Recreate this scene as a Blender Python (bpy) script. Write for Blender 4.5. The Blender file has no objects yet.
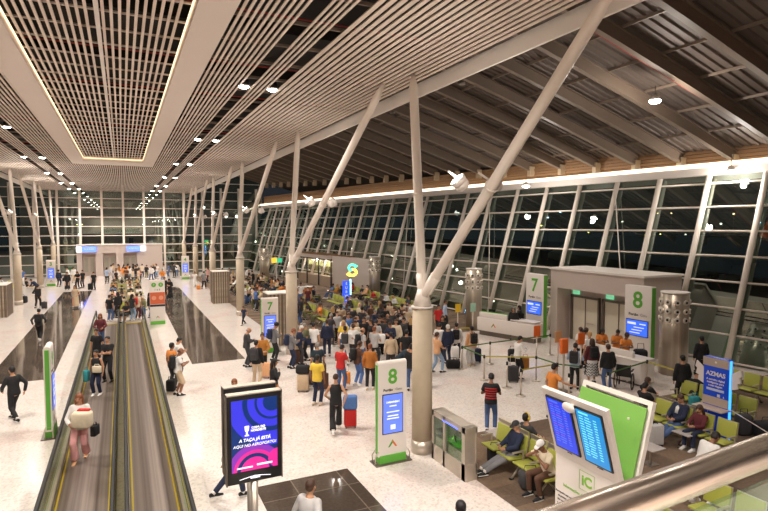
import bpy, bmesh, math, random
from mathutils import Vector, Matrix, Euler
random.seed(7)
DOWNW, BAYW, SIDEW, FLOODW, EXPO = 720, 200, 700, 260, 0.88
PI = math.pi
SC = bpy.context.scene
COL = SC.collection
H = 6.0                       # eye height over the concourse floor
YAW = math.radians(25.67); PITCH = math.radians(3.1); F = 545.0
sa, ca = math.sin(YAW), math.cos(YAW)
RGT = Vector((ca, -sa, 0)); HOR = Vector((sa, ca, 0)); UPZ = Vector((0, 0, 1))
FWD = HOR*math.cos(PITCH) - UPZ*math.sin(PITCH)
UPV = HOR*math.sin(PITCH) + UPZ*math.cos(PITCH)
def G(px, py, z=0.0):
    """survey helper: ground position of a spot seen in the photo, at world height z"""
    d = RGT*((px-384)/F) + UPV*((255.5-py)/F) + FWD
    t = (z-H)/d.z
    return d.x*t, d.y*t

# ------------------------------------------------------------ materials
MATS = {}
def M(name, col, rough=.6, metal=0., emit=0., ecol=None, noise=0., nscale=8., bump=0., spec=.5, alpha=1., sheen=0.):
    if name in MATS: return MATS[name]
    m = bpy.data.materials.new(name); m.use_nodes = True; MATS[name] = m
    nt = m.node_tree; b = nt.nodes['Principled BSDF']
    b.inputs['Base Color'].default_value = (*col, 1); b.inputs['Roughness'].default_value = rough
    b.inputs['Metallic'].default_value = metal
    b.inputs['Specular IOR Level'].default_value = spec
    if emit:
        b.inputs['Emission Color'].default_value = (*(ecol or col), 1); b.inputs['Emission Strength'].default_value = emit
    if noise or bump:
        tc = nt.nodes.new('ShaderNodeTexCoord'); n = nt.nodes.new('ShaderNodeTexNoise')
        n.inputs['Scale'].default_value = nscale; n.inputs['Detail'].default_value = 3
        nt.links.new(tc.outputs['Object'], n.inputs['Vector'])
        if noise:
            mx = nt.nodes.new('ShaderNodeMix'); mx.data_type = 'RGBA'
            mx.inputs[6].default_value = (*[c*(1-noise) for c in col], 1); mx.inputs[7].default_value = (*[min(1, c*(1+noise)) for c in col], 1)
            nt.links.new(n.outputs['Fac'], mx.inputs[0]); nt.links.new(mx.outputs[2], b.inputs['Base Color'])
        if bump:
            bp = nt.nodes.new('ShaderNodeBump'); bp.inputs['Strength'].default_value = bump
            nt.links.new(n.outputs['Fac'], bp.inputs['Height']); nt.links.new(bp.outputs['Normal'], b.inputs['Normal'])
    return m
def S(r, g, b):              # sRGB 0-255 to linear
    f = lambda c: (c/255/12.92) if c/255 <= .04045 else ((c/255+.055)/1.055)**2.4
    return (f(r), f(g), f(b))
def terrazzo():
    m = bpy.data.materials.new('terrazzo'); m.use_nodes = True; nt = m.node_tree; b = nt.nodes['Principled BSDF']
    tc = nt.nodes.new('ShaderNodeTexCoord')
    v = nt.nodes.new('ShaderNodeTexVoronoi'); v.inputs['Scale'].default_value = 22
    nt.links.new(tc.outputs['Object'], v.inputs['Vector'])
    r = nt.nodes.new('ShaderNodeValToRGB'); e = r.color_ramp.elements
    e[0].position = 0; e[0].color = (*S(228, 219, 210), 1); e[1].position = 1; e[1].color = (*S(196, 184, 176), 1)
    k = r.color_ramp.elements.new(.55); k.color = (*S(222, 212, 204), 1)
    bw = nt.nodes.new('ShaderNodeRGBToBW'); nt.links.new(v.outputs['Color'], bw.inputs[0]); nt.links.new(bw.outputs[0], r.inputs[0])
    n = nt.nodes.new('ShaderNodeTexNoise'); n.inputs['Scale'].default_value = .55; n.inputs['Detail'].default_value = 3
    nt.links.new(tc.outputs['Object'], n.inputs['Vector'])
    r2 = nt.nodes.new('ShaderNodeValToRGB'); r2.color_ramp.elements[0].position = .5; r2.color_ramp.elements[1].position = .72
    r2.color_ramp.elements[0].color = (1, 1, 1, 1); r2.color_ramp.elements[1].color = (.98, .87, .86, 1)
    nt.links.new(n.outputs['Fac'], r2.inputs[0])
    mx = nt.nodes.new('ShaderNodeMix'); mx.data_type = 'RGBA'; mx.blend_type = 'MULTIPLY'; mx.inputs[0].default_value = 1
    nt.links.new(r.outputs[0], mx.inputs[6]); nt.links.new(r2.outputs[0], mx.inputs[7])
    nt.links.new(mx.outputs[2], b.inputs['Base Color'])
    b.inputs['Roughness'].default_value = .16; b.inputs['Specular IOR Level'].default_value = .4
    return m
def tiles(name, c1, c2, grout, size, rough, gw=.012, chk=0.35):
    m = bpy.data.materials.new(name); m.use_nodes = True; nt = m.node_tree; b = nt.nodes['Principled BSDF']
    tc = nt.nodes.new('ShaderNodeTexCoord'); br = nt.nodes.new('ShaderNodeTexBrick')
    br.offset = 0; br.inputs['Scale'].default_value = 1; br.inputs['Brick Width'].default_value = size[0]; br.inputs['Row Height'].default_value = size[1]
    br.inputs['Mortar Size'].default_value = gw; br.inputs['Mortar Smooth'].default_value = .1
    br.inputs['Color1'].default_value = (*c1, 1); br.inputs['Color2'].default_value = (*c2, 1); br.inputs['Mortar'].default_value = (*grout, 1)
    nt.links.new(tc.outputs['Object'], br.inputs['Vector'])
    n = nt.nodes.new('ShaderNodeTexNoise'); n.inputs['Scale'].default_value = 14; n.inputs['Detail'].default_value = 5
    nt.links.new(tc.outputs['Object'], n.inputs['Vector'])
    mr = nt.nodes.new('ShaderNodeMapRange'); mr.inputs[3].default_value = 1-chk; mr.inputs[4].default_value = 1+chk
    nt.links.new(n.outputs['Fac'], mr.inputs[0])
    mx = nt.nodes.new('ShaderNodeMix'); mx.data_type = 'RGBA'; mx.blend_type = 'MULTIPLY'; mx.inputs[0].default_value = 1
    nt.links.new(br.outputs['Color'], mx.inputs[6]); nt.links.new(mr.outputs[0], mx.inputs[7])
    nt.links.new(mx.outputs[2], b.inputs['Base Color']); b.inputs['Roughness'].default_value = rough
    return m
def glassmat(name, tint, refl=.12, rough=.0, dark=1.0):
    m = bpy.data.materials.new(name); m.use_nodes = True; nt = m.node_tree; nt.nodes.clear()
    o = nt.nodes.new('ShaderNodeOutputMaterial'); t = nt.nodes.new('ShaderNodeBsdfTransparent'); g = nt.nodes.new('ShaderNodeBsdfGlossy')
    t.inputs[0].default_value = (*tint, 1); g.inputs['Color'].default_value = (.86, 1, .9, 1); g.inputs['Roughness'].default_value = rough
    fr = nt.nodes.new('ShaderNodeLayerWeight'); fr.inputs[0].default_value = .5      # facing term, same from both sides of the pane
    pw = nt.nodes.new('ShaderNodeMath'); pw.operation = 'POWER'; pw.inputs[1].default_value = 4
    nt.links.new(fr.outputs['Facing'], pw.inputs[0])
    ad = nt.nodes.new('ShaderNodeMath'); ad.operation = 'ADD'; ad.inputs[1].default_value = refl; ad.use_clamp = True
    mx = nt.nodes.new('ShaderNodeMixShader')
    nt.links.new(pw.outputs[0], ad.inputs[0]); nt.links.new(ad.outputs[0], mx.inputs[0])
    nt.links.new(t.outputs[0], mx.inputs[1]); nt.links.new(g.outputs[0], mx.inputs[2]); nt.links.new(mx.outputs[0], o.inputs[0])
    return m
def grooved(name, c1, c2, scale, axis, rough=.6, metal=0.):
    m = bpy.data.materials.new(name); m.use_nodes = True; nt = m.node_tree; b = nt.nodes['Principled BSDF']
    tc = nt.nodes.new('ShaderNodeTexCoord'); w = nt.nodes.new('ShaderNodeTexNoise')
    mp = nt.nodes.new('ShaderNodeMapping'); sc = [.03, .03, .03]; sc[axis] = scale; mp.inputs['Scale'].default_value = sc
    nt.links.new(tc.outputs['Object'], mp.inputs[0]); nt.links.new(mp.outputs[0], w.inputs['Vector']); w.inputs['Scale'].default_value = 1; w.inputs['Detail'].default_value = 4
    r = nt.nodes.new('ShaderNodeValToRGB'); r.color_ramp.elements[0].position = .35; r.color_ramp.elements[1].position = .65
    r.color_ramp.elements[0].color = (*c1, 1); r.color_ramp.elements[1].color = (*c2, 1)
    nt.links.new(w.outputs['Fac'], r.inputs[0]); nt.links.new(r.outputs[0], b.inputs['Base Color'])
    b.inputs['Roughness'].default_value = rough; b.inputs['Metallic'].default_value = metal
    return m

mTERR = terrazzo()
mGRAN = tiles('polished_dark_granite', S(88, 77, 68), S(72, 62, 54), S(116, 103, 91), (1.15, 1.15), .07, .014)
mCARP = tiles('brown_carpet_tiles', S(126, 104, 84), S(92, 74, 60), S(98, 80, 64), (.9, .45), .95, .002, .45)
mWHT = M('white_paint', S(232, 222, 214), .45)
mSTRUT = M('strut_white', S(240, 228, 216), .35)
mSLAT = M('slat_cream', S(224, 207, 193), .5)
mPLAST = M('ceiling_plaster', S(226, 212, 202), .8, noise=.03, nscale=1.2)
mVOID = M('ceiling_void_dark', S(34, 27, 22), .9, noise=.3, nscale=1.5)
mDECK = M('roof_deck', S(104, 92, 84), .6, metal=.2, noise=.12, nscale=.8)
mBEAM = M('roof_beam', S(122, 106, 92), .5, noise=.1, nscale=1)
mBRN = M('upstand_brown', S(150, 116, 84), .6)
mCOLM = M('concrete', S(190, 172, 148), .6, noise=.1, nscale=5, bump=.1)
mSTEEL = M('brushed_steel', S(204, 192, 178), .36, metal=.65, noise=.08, nscale=6)
mDSTEEL = M('dark_steel', S(120, 110, 100), .35, metal=.6)
mBLK = M('black_plastic', S(26, 24, 24), .4)
mRUB = M('black_rubber', S(32, 30, 28), .6)
mGRN = M('signage_green', S(98, 176, 62), .5)
mLIME = M('lime_upholstery', S(170, 172, 76), .55, noise=.06, nscale=10)
mYEL = M('yellow_line', S(196, 170, 40), .5)
mRED = M('red_pipe', S(176, 44, 30), .5)
mGLASS = glassmat('facade_glass', (.42, .55, .47), .32)
mBALG = glassmat('walkway_glass', (.55, .55, .42), .05)
mGLASS2 = glassmat('clear_glass', (.82, .9, .86), .03)
mPORT = M('portal_cladding', S(196, 180, 170), .5, noise=.03, nscale=2)
mDOOR = M('door_beige', S(176, 164, 140), .5)
mEXIT = M('exit_green', S(120, 210, 160), .5, emit=.5)
mLED = M('led_strip', (1, .80, .52), .5, emit=1.7, ecol=(1, .86, .64))
mCOVE = M('cove_light', (1, .78, .5), .5, emit=.9, ecol=(1, .78, .5))
mLAMP = M('lamp_lens', (1, .96, .88), .5, emit=25, ecol=(1, .93, .82))
mSKIN = [M('skin_tan', S(190, 140, 108), .55), M('skin_brown', S(140, 96, 70), .55), M('skin_light', S(216, 172, 146), .55)]
mEYE = M('eye_dark', S(30, 22, 20), .3); mLIP = M('lip', S(150, 80, 70), .5)
PAL = {'black': (30, 29, 31), 'white': (232, 228, 224), 'navy': (34, 42, 68), 'grey': (120, 118, 120), 'beige': (204, 180, 150), 'red': (190, 38, 36),
       'orange': (228, 140, 62), 'yellow': (230, 196, 70), 'blue': (84, 120, 180), 'pale blue': (176, 194, 220), 'teal': (50, 140, 146), 'brown': (96, 66, 50),
       'maroon': (98, 38, 44), 'pink': (222, 160, 158), 'olive': (104, 104, 70), 'denim': (72, 96, 138), 'mustard': (176, 116, 46), 'charcoal': (58, 56, 58),
       'cream': (226, 210, 184), 'peach': (226, 172, 128), 'light denim': (140, 164, 190), 'amber': (178, 108, 42), 'dark teal': (40, 56, 66), 'green': (80, 130, 80), 'light grey': (190, 186, 184)}
def cloth(c): return M('cloth_'+c.replace(' ', '_'), S(*PAL[c]), .85, noise=.12, nscale=12)
HAIR = {'black': (28, 22, 20), 'brown': (70, 46, 32), 'blond': (190, 150, 96), 'white': (215, 208, 200), 'auburn': (130, 74, 44), 'grey': (140, 134, 128)}
def hairm(c): return M('hair_'+c, S(*HAIR[c]), .6)

# ------------------------------------------------------------ mesh builder
class MB:
    def __init__(s): s.v = []; s.f = []; s.mi = []; s.sm = []; s.mats = []
    def _m(s, m):
        if m is None: m = mWHT
        if m not in s.mats: s.mats.append(m)
        return s.mats.index(m)
    def add(s, vs, fs, m=None, smooth=False):
        n = len(s.v); i = s._m(m); s.v += [tuple(v) for v in vs]
        for f in fs: s.f.append([k+n for k in f]); s.mi.append(i); s.sm.append(smooth)
        return s
    def box(s, c, sz, m=None, rot=None, taper=1.0, bevel=0):
        hx, hy, hz = sz[0]/2, sz[1]/2, sz[2]/2
        if bevel:
            bm = bmesh.new(); bmesh.ops.create_cube(bm, size=1, matrix=Matrix.Diagonal((sz[0], sz[1], sz[2], 1)))
            bmesh.ops.bevel(bm, geom=bm.edges[:], offset=bevel, segments=2, affect='EDGES', profile=.5)
            vs = [v.co.copy() for v in bm.verts]; bm.verts.index_update(); fs = [[v.index for v in f.verts] for f in bm.faces]; bm.free()
        else:
            vs = [Vector((x*hx*(taper if z > 0 else 1), y*hy*(taper if z > 0 else 1), z*hz)) for x, y, z in
                  ((-1,-1,-1),(1,-1,-1),(1,1,-1),(-1,1,-1),(-1,-1,1),(1,-1,1),(1,1,1),(-1,1,1))]
            fs = [(0,3,2,1),(4,5,6,7),(0,1,5,4),(1,2,6,5),(2,3,7,6),(3,0,4,7)]
        if rot is not None: R = rot if isinstance(rot, Matrix) else Euler(rot).to_matrix(); vs = [R @ v for v in vs]
        c = Vector(c); return s.add([v+c for v in vs], fs, m, bool(bevel))
    def loft(s, pts, rx, ry=None, m=None, side=(1,0,0), n=12, ends=True, round_ends=False, smooth=True):
        pts = [Vector(p) for p in pts]; rx = list(rx) if hasattr(rx, '__len__') else [rx]*len(pts); ry = list(ry) if hasattr(ry, '__len__') else ([ry]*len(pts) if ry else rx[:])
        if round_ends:
            t0 = (pts[0]-pts[1]).normalized(); t1 = (pts[-1]-pts[-2]).normalized()
            r0 = min(rx[0], ry[0]); r1 = min(rx[-1], ry[-1]); a, b, c = [], [], []
            for k in (.95, .7, .35): a.append(pts[0]+t0*r0*k); q = math.sqrt(1-k*k); b.append(rx[0]*q); c.append(ry[0]*q)
            d, e, g = [], [], []
            for k in (.35, .7, .95): d.append(pts[-1]+t1*r1*k); q = math.sqrt(1-k*k); e.append(rx[-1]*q); g.append(ry[-1]*q)
            pts = a+pts+d; rx = b+rx+e; ry = c+ry+g
        vs = []; L = len(pts)
        for i, p in enumerate(pts):
            t = (pts[min(i+1, L-1)]-pts[max(i-1, 0)]).normalized(); sd = Vector(side); u = sd-t*sd.dot(t)
            if u.length < 1e-3: u = t.orthogonal()
            u.normalize(); w = t.cross(u)
            for k in range(n):
                a = 2*PI*k/n; vs.append(p+u*math.cos(a)*rx[i]+w*math.sin(a)*ry[i])
        fs = [(i*n+k, i*n+(k+1) % n, (i+1)*n+(k+1) % n, (i+1)*n+k) for i in range(L-1) for k in range(n)]
        s.add(vs, fs, m, smooth)
        if ends:
            nb = len(s.v)-len(vs); i = s._m(m)
            s.f.append([nb+k for k in range(n)][::-1]); s.mi.append(i); s.sm.append(False)
            s.f.append([nb+(L-1)*n+k for k in range(n)]); s.mi.append(i); s.sm.append(False)
        return s
    def tube(s, a, b, r, m=None, r2=None, n=10): return s.loft([a, b], [r, r if r2 is None else r2], m=m, n=n)
    def path(s, pts, r, m=None, n=8): return s.loft(pts, r, m=m, n=n, side=(.31, .27, .91))
    def ell(s, c, r, m=None, n=14, k=9, R=None, zmin=-1.0):
        vs = []; c = Vector(c)
        for i in range(k+1):
            th = math.acos(max(-1, min(1, 1-(1-zmin)*i/k)))
            for j in range(n):
                a = 2*PI*j/n; v = Vector((r[0]*math.sin(th)*math.cos(a), r[1]*math.sin(th)*math.sin(a), r[2]*math.cos(th)))
                if R is not None: v = R @ v
                vs.append(c+v)
        fs = [(i*n+j, (i+1)*n+j, (i+1)*n+(j+1) % n, i*n+(j+1) % n) for i in range(k) for j in range(n)]
        return s.add(vs, fs, m, True)
    def prism(s, poly, axis, a, b, m=None):
        """poly in the plane normal to axis (0: yz, 1: xz, 2: xy), extruded from a to b"""
        def p3(q, h): return {0: (h, q[0], q[1]), 1: (q[0], h, q[1]), 2: (q[0], q[1], h)}[axis]
        n = len(poly); vs = [p3(q, a) for q in poly]+[p3(q, b) for q in poly]
        fs = [list(range(n))[::-1], list(range(n, 2*n))]+[(i, (i+1) % n, n+(i+1) % n, n+i) for i in range(n)]
        return s.add(vs, fs, m)
    def mesh(s, name):
        me = bpy.data.meshes.new(name); me.from_pydata(s.v, [], s.f)
        for m in s.mats: me.materials.append(m)
        me.polygons.foreach_set('material_index', s.mi); me.polygons.foreach_set('use_smooth', s.sm)
        bm = bmesh.new(); bm.from_mesh(me); bmesh.ops.remove_doubles(bm, verts=bm.verts, dist=1e-5); bmesh.ops.recalc_face_normals(bm, faces=bm.faces); bm.to_mesh(me); bm.free()
        me.update(); return me
    def build(s, name, parent=None, **tg):
        o = bpy.data.objects.new(name, s.mesh(name)); COL.objects.link(o)
        if parent is not None: o.parent = parent
        tag(o, **tg); return o
def tag(o, label=None, cat=None, group=None, kind=None):
    if label: o['label'] = label
    if cat: o['category'] = cat
    if group: o['group'] = group
    if kind: o['kind'] = kind
    return o
def thing(name, label, cat, loc=(0,0,0), rz=0., group=None):
    o = bpy.data.objects.new(name, None); COL.objects.link(o); o.location = loc; o.rotation_euler = (0, 0, rz); o.empty_display_size = .2
    return tag(o, label, cat, group)
def copy_tree(o, parent=None):
    c = o.copy(); COL.objects.link(c)
    if parent is not None: c.parent = parent
    for ch in list(o.children): copy_tree(ch, c)
    return c
def place(o, loc, rz=0., label=None, group=None, cat=None):
    o.location = loc; o.rotation_euler = (0, 0, rz); return tag(o, label, cat, group)
_tc = {}
def text(txt, size, mat, name, parent, loc, rot, ext=.003, align='CENTER', shear=0., bold=0.):
    """lettering as real mesh, x to the right and y up in its own frame"""
    key = (txt, size, mat.name, ext, align, shear, bold)
    if key not in _tc:
        c = bpy.data.curves.new('t', 'FONT'); c.body = txt; c.size = size; c.extrude = ext; c.align_x = align; c.align_y = 'CENTER'; c.resolution_u = 3; c.shear = shear; c.offset = bold
        t = bpy.data.objects.new('t', c); COL.objects.link(t); dg = bpy.context.evaluated_depsgraph_get()
        me = bpy.data.meshes.new_from_object(t.evaluated_get(dg)); me.materials.clear(); me.materials.append(mat); me.name = name
        if bold:                                      # keep offset outlines inside the letters' own bounds
            c.offset = 0; dg.update(); m0 = bpy.data.meshes.new_from_object(t.evaluated_get(bpy.context.evaluated_depsgraph_get()))
            lo = [min(v.co[i] for v in m0.vertices)-bold for i in (0, 1)]; hi = [max(v.co[i] for v in m0.vertices)+bold for i in (0, 1)]
            for v in me.vertices:
                for i in (0, 1): v.co[i] = max(lo[i], min(hi[i], v.co[i]))
            bpy.data.meshes.remove(m0)
        bpy.data.objects.remove(t); bpy.data.curves.remove(c); _tc[key] = me
    o = bpy.data.objects.new(name, _tc[key]); COL.objects.link(o); o.parent = parent; o.location = loc; o.rotation_euler = rot
    return o
FACE_NY = (PI/2, 0, 0)          # text readable from -Y
FACE_NX = (PI/2, 0, -PI/2)      # text readable from -X
# ============================================================ SETTING
YE = 75.0; CZ = 10.2
def xb(y): return 23.5-.136*(y-13.2)     # foot of the right facade
LEAN = 2.42; TOPZ = 8.45
# floor: one slab, areas by material
mb = MB()
xs = [-30, -4.9, -2.62, 2.62, 4.9, 7.42, 17.2, 30]; ys = [-6, 12.3, 12.85, 24.7, 25.6, 57, 68, YE+.3]
for i in range(len(xs)-1):
    for j in range(len(ys)-1):
        cx = (xs[i]+xs[i+1])/2; cy = (ys[j]+ys[j+1])/2; m = mTERR
        if 2.62 < abs(cx) < 4.9 and (cy < 12.3 or 24.7 < cy < 57): m = mGRAN
        if cx > 7.42 and cy < 12.85: m = mCARP
        if 7.42 < cx < 17.2 and 25.6 < cy < 68: m = mCARP
        if cx > 17.2 and 39 < cy < 68: m = mCARP
        mb.add([(xs[i], ys[j], 0), (xs[i+1], ys[j], 0), (xs[i+1], ys[j+1], 0), (xs[i], ys[j+1], 0)], [(0,1,2,3)], m)
mb.add([(-30,-6,-.3),(30,-6,-.3),(30,YE+.3,-.3),(-30,YE+.3,-.3)], [(0,3,2,1)], mTERR)
mb.build('floor', kind='structure')

# slatted ceiling
mb = MB(); x = -8.2; SK = (-2.83, 2.1); SI = (-2.12, 1.39)
segs = [(-3, 18.56), (18.64, 43.0), (43.08, 58.6), (58.68, YE-.05)]
while x < 7.98:
    sw = .105 if (x < -5.5 or x > 4.4) else .059
    slot = any(abs(x-c) < .135 for c in (3.42, 4.28, -4.3, -5.25))
    if not slot:
        for a, b in segs:
            if SK[0]-.03 < x < SK[1]+.03:
                if b < 42.35: continue
                a = max(a, 42.35)
            mb.box((x, (a+b)/2, CZ+.012), (sw, b-a, .024), mSLAT)
    x += .185 if (x < -5.5 or x > 4.4) else .134
mb.build('ceiling', kind='structure')
mb = MB(); y = -2.5                                   # carrier rails above the slats
while y < YE:
    for a, b in ((-8.2, SK[0]), (SK[1], 8.0)) if y < 42.3 else ((-8.2, 8.0),):
        mb.box(((a+b)/2, y, CZ+.10), (b-a, .05, .07), mBEAM)
    y += 1.55
mb.build('trim_1', kind='structure')
mb = MB()                                             # plaster frame round the slatted skylight
for a, b in ((SK[0], SI[0]), (SI[1], SK[1])): mb.box(((a+b)/2, 19.6, CZ+.12), (b-a, 45.3, .28), mPLAST)
mb.box(((SI[0]+SI[1])/2, 41.0, CZ+.12), (SI[1]-SI[0], 2.5, .28), mPLAST)
mb.build('trim_2', kind='structure')
mb = MB()                                             # inner light coves
for xx in (SI[0]+.025, SI[1]-.025): mb.box((xx, 18.4, CZ+.17), (.02, 42.6, .05), mCOVE)
mb.box(((SI[0]+SI[1])/2, 39.70, CZ+.13), (SI[1]-SI[0]-.1, .02, .05), mCOVE)
t = thing('cove_light', 'warm light strip glowing around the inner edge of the slatted ceiling recess', 'light'); mb.build('light_strip', t)
mb = MB(); x = SI[0]+.13
while x < SI[1]-.08:
    if abs(x-(SI[0]+SI[1])/2) > .06:
        for a, b in ((-3, 18.56), (18.64, 39.65)): mb.box((x, (a+b)/2, CZ+.22), (.062, b-a, .024), mSLAT)
    x += .158
mb.box(((SI[0]+SI[1])/2, 18.3, CZ+.22), (.09, 42.6, .08), mWHT)
mb.build('trim_3', kind='structure')
mb = MB(); y = -2
while y < 39.5:
    mb.box((-.36, y, CZ+.27), (SI[1]-SI[0], .04, .04), mSLAT); y += 1.15
mb.build('trim_4', kind='structure')
mb = MB()                                             # services above: red sprinkler pipes and a ridge pipe
y = 0
while y < 70:
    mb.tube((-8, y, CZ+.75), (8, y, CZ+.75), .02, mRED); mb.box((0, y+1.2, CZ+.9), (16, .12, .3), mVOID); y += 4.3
mb.build('trim_5', kind='structure')
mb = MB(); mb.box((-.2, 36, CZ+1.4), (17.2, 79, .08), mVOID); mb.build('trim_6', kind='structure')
# white edge beams of the slatted ceiling
for n, xx in ((7, 8.15), (8, -8.55)):
    mb = MB(); mb.box((xx-.05 if xx > 0 else xx+.05, 36, CZ-.16), (.07, 78, .40), M('edge_beam_white', S(246, 238, 230), .5)); mb.build('trim_%d' % n, kind='structure')

# right roof: corrugated deck on sloping beams
def rz(x): return H + 6.62 - .3*(x-13.8) + (-.02*(x-19)**2*.12)
XA = 8.3
mb = MB(); ny = 0; yy = -3.0; prof = []
while yy < YE+.2:
    prof += [(yy, 0), (yy+.17, 0), (yy+.2, .07), (yy+.34, .07)]; yy += .37
for k in range(6):
    x0 = XA+(25.6-XA)*k/6; x1 = XA+(25.6-XA)*(k+1)/6
    for a, b in zip(prof, prof[1:]):
        s0 = 0
        mb.add([(x0, a[0], rz(x0)+.62+a[1]), (x1, a[0], rz(x1)+.62+a[1]), (x1, b[0], rz(x1)+.62+b[1]), (x0, b[0], rz(x0)+.62+b[1])], [(0,1,2,3)], mDECK)
mb.build('roof_right', kind='structure')
def topx(y): return xb(y)+LEAN
BY = [13.5+2.4*k for k in range(-6, 26)]
for i, y in enumerate(BY):
    mb = MB(); x0 = XA-.2; x1 = topx(y)+.15; pr = [(x0 + (x1-x0)*k/5) for k in range(6)]
    for zo, w, h in ((0, .24, .05), (.25, .05, .5), (.5, .24, .05)):
        vs = []
        for xx in pr:
            for dy in (-w/2, w/2):
                for dz in (-h/2, h/2): vs.append((xx, y+dy, rz(xx)+.03+zo+dz))
        fs = [(4*k+a, 4*k+b, 4*k+4+b, 4*k+4+a) for k in range(5) for a, b in ((0,1),(1,3),(3,2),(2,0))]+[(0,1,3,2), (20,22,23,21)]
        mb.add(vs, fs, mBEAM)
    if i % 2 == 0: mb.tube((x0, y+.35, rz(x0)+.35), (x1-1, y+.35, rz(x1-1)+.35), .028, mRED)
    for k in range(8):
        xx = 9.2+2.05*k
        if xx < x1-.5: mb.box((xx, y+1.2, rz(xx)+.57), (.07, 2.4, .1), mBEAM)
    mb.box((x1-.1, y, rz(x1)+.05), (.4, .26, .62), M('bracket', S(196, 176, 148), .5))
    mb.build('trim_%d' % (20+i), kind='structure')
# right facade = window_1: leaning posts, transoms, glass, lit head beam, upstand
DIRF = Vector((-.136, 1, 0)).normalized()
W1 = thing('window_1', None, None); W1['kind'] = 'structure'
MY = [2.5+2.4*k for k in range(-1, 30)]
MY = [y for y in MY if y < YE]
pm = MB(); pm.loft([(0,0,0), (LEAN, 0, TOPZ)], [.13, .13], m=mSTRUT, n=14); pme = pm.mesh('post')
for y in MY:
    o = bpy.data.objects.new('post', pme); COL.objects.link(o); o.parent = W1; o.location = (xb(y), y, 0)
y0, y1 = -1.0, YE
for k in range(8):
    z = .12+1.13*k; xo = LEAN*z/TOPZ+.16
    mb = MB(); mb.tube((xb(y0)+xo, y0, z), (xb(y1)+xo, y1, z), .045, mSTRUT, n=8); mb.build('transom', W1)
mb = MB(); g = .22
mb.add([(xb(y0)+g, y0, 0), (xb(y1)+g, y1, 0), (xb(y1)+g+LEAN, y1, TOPZ), (xb(y0)+g+LEAN, y0, TOPZ)], [(0,1,2,3)], mGLASS)
mb.build('glass', W1)
for y in MY[4::4]:                                   # slim bracing rods
    mb = MB(); mb.tube((xb(y)+.1, y, .3), (xb(y+2.4)+LEAN-.2, y+2.4, TOPZ-.5), .03, mSTRUT, n=6)
    mb.build('brace', W1)
mb = MB()
def along(mb, dx, dz, w, h, m):
    a = Vector((topx(y0)+dx, y0, TOPZ+dz)); b = Vector((topx(y1)+dx, y1, TOPZ+dz))
    vs = [p+Vector((u*w/2, 0, v*h/2)) for p in (a, b) for u, v in ((-1,-1),(1,-1),(1,1),(-1,1))]
    mb.add(vs, [(0,1,2,3), (4,7,6,5), (0,4,5,1), (1,5,6,2), (2,6,7,3), (3,7,4,0)], m)
along(mb, -.02, .16, .5, .40, mWHT); mb.build('head_beam', W1)
mb = MB(); along(mb, -.24, .44, .10, .19, mLED); mb.build('light_strip', W1)
mb = MB()
for k in range(7): along(mb, .22+(.03 if k % 2 else 0), .46+.17*k, .06, .15, mBRN)
mb.build('upstand', W1)

# far wall = window_2
W2 = thing('window_2', None, None); W2['kind'] = 'structure'
pm = MB(); pm.box((0, 0, 5.5), (.24, .3, 11), mSTRUT); pme = pm.mesh('post')
for k in range(-11, 8):
    x = .2+2.35*k
    o = bpy.data.objects.new('post', pme); COL.objects.link(o); o.parent = W2; o.location = (x, YE, 0)
for k in range(10):
    mb = MB(); mb.box((-4.5, YE-.02, .3+1.13*k), (41, .12, .08), mSTRUT); mb.build('transom', W2)
for k in range(3): mb = MB(); mb.box((12.6, YE-.02, 11.6+1.13*k), (9, .12, .08), mSTRUT); mb.build('transom', W2)
mb = MB(); mb.add([(-27, YE+.15, 0), (17.5, YE+.15, 0), (17.5, YE+.15, 15), (-27, YE+.15, 15)], [(0,1,2,3)], mGLASS); mb.build('glass', W2)
# left side: plain facade and roof, out of the frame but closing the hall
mb = MB(); mb.add([(-.6-xb(-3)-.2, -3, 0), (-.6-xb(YE)-.2, YE, 0), (-.6-xb(YE)-LEAN-.2, YE, TOPZ), (-.6-xb(-3)-LEAN-.2, -3, TOPZ)], [(0,1,2,3)], M('left_glazing', S(60, 62, 60), .15)); mb.build('wall_left', kind='structure')
mb = MB(); mb.add([(-8.6, -3, 14.0), (-28.2, -3, 9.4), (-28.2, YE, 9.4), (-8.6, YE, 14.0)], [(0,1,2,3)], mDECK); mb.build('roof_left', kind='structure')
t = thing('cove_light', 'warm light strip along the head of the left glazing, mirroring the right one', 'light')
mb = MB(); mb.add([(-.6-topx(-3)+.24, -3, TOPZ+.35), (-.6-topx(YE)+.24, YE, TOPZ+.35), (-.6-topx(YE)+.24, YE, TOPZ+.54), (-.6-topx(-3)+.24, -3, TOPZ+.54), (-.6-topx(-3)+.16, -3, TOPZ+.35), (-.6-topx(YE)+.16, YE, TOPZ+.35), (-.6-topx(YE)+.16, YE, TOPZ+.54), (-.6-topx(-3)+.16, -3, TOPZ+.54)], [(0,1,2,3), (7,6,5,4), (0,4,5,1), (3,2,6,7)], mLED); mb.build('light_strip', t)
# mezzanine slab the viewer stands on, and the back wall
mb = MB(); mb.box((3, -2.47, 4.25), (34, 6.84, .3), mTERR); mb.build('floor_mezzanine', kind='structure')
mb = MB(); mb.box((3, -6, 7.2), (50, .2, 15), mPORT); mb.build('wall_back', kind='structure')

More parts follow.
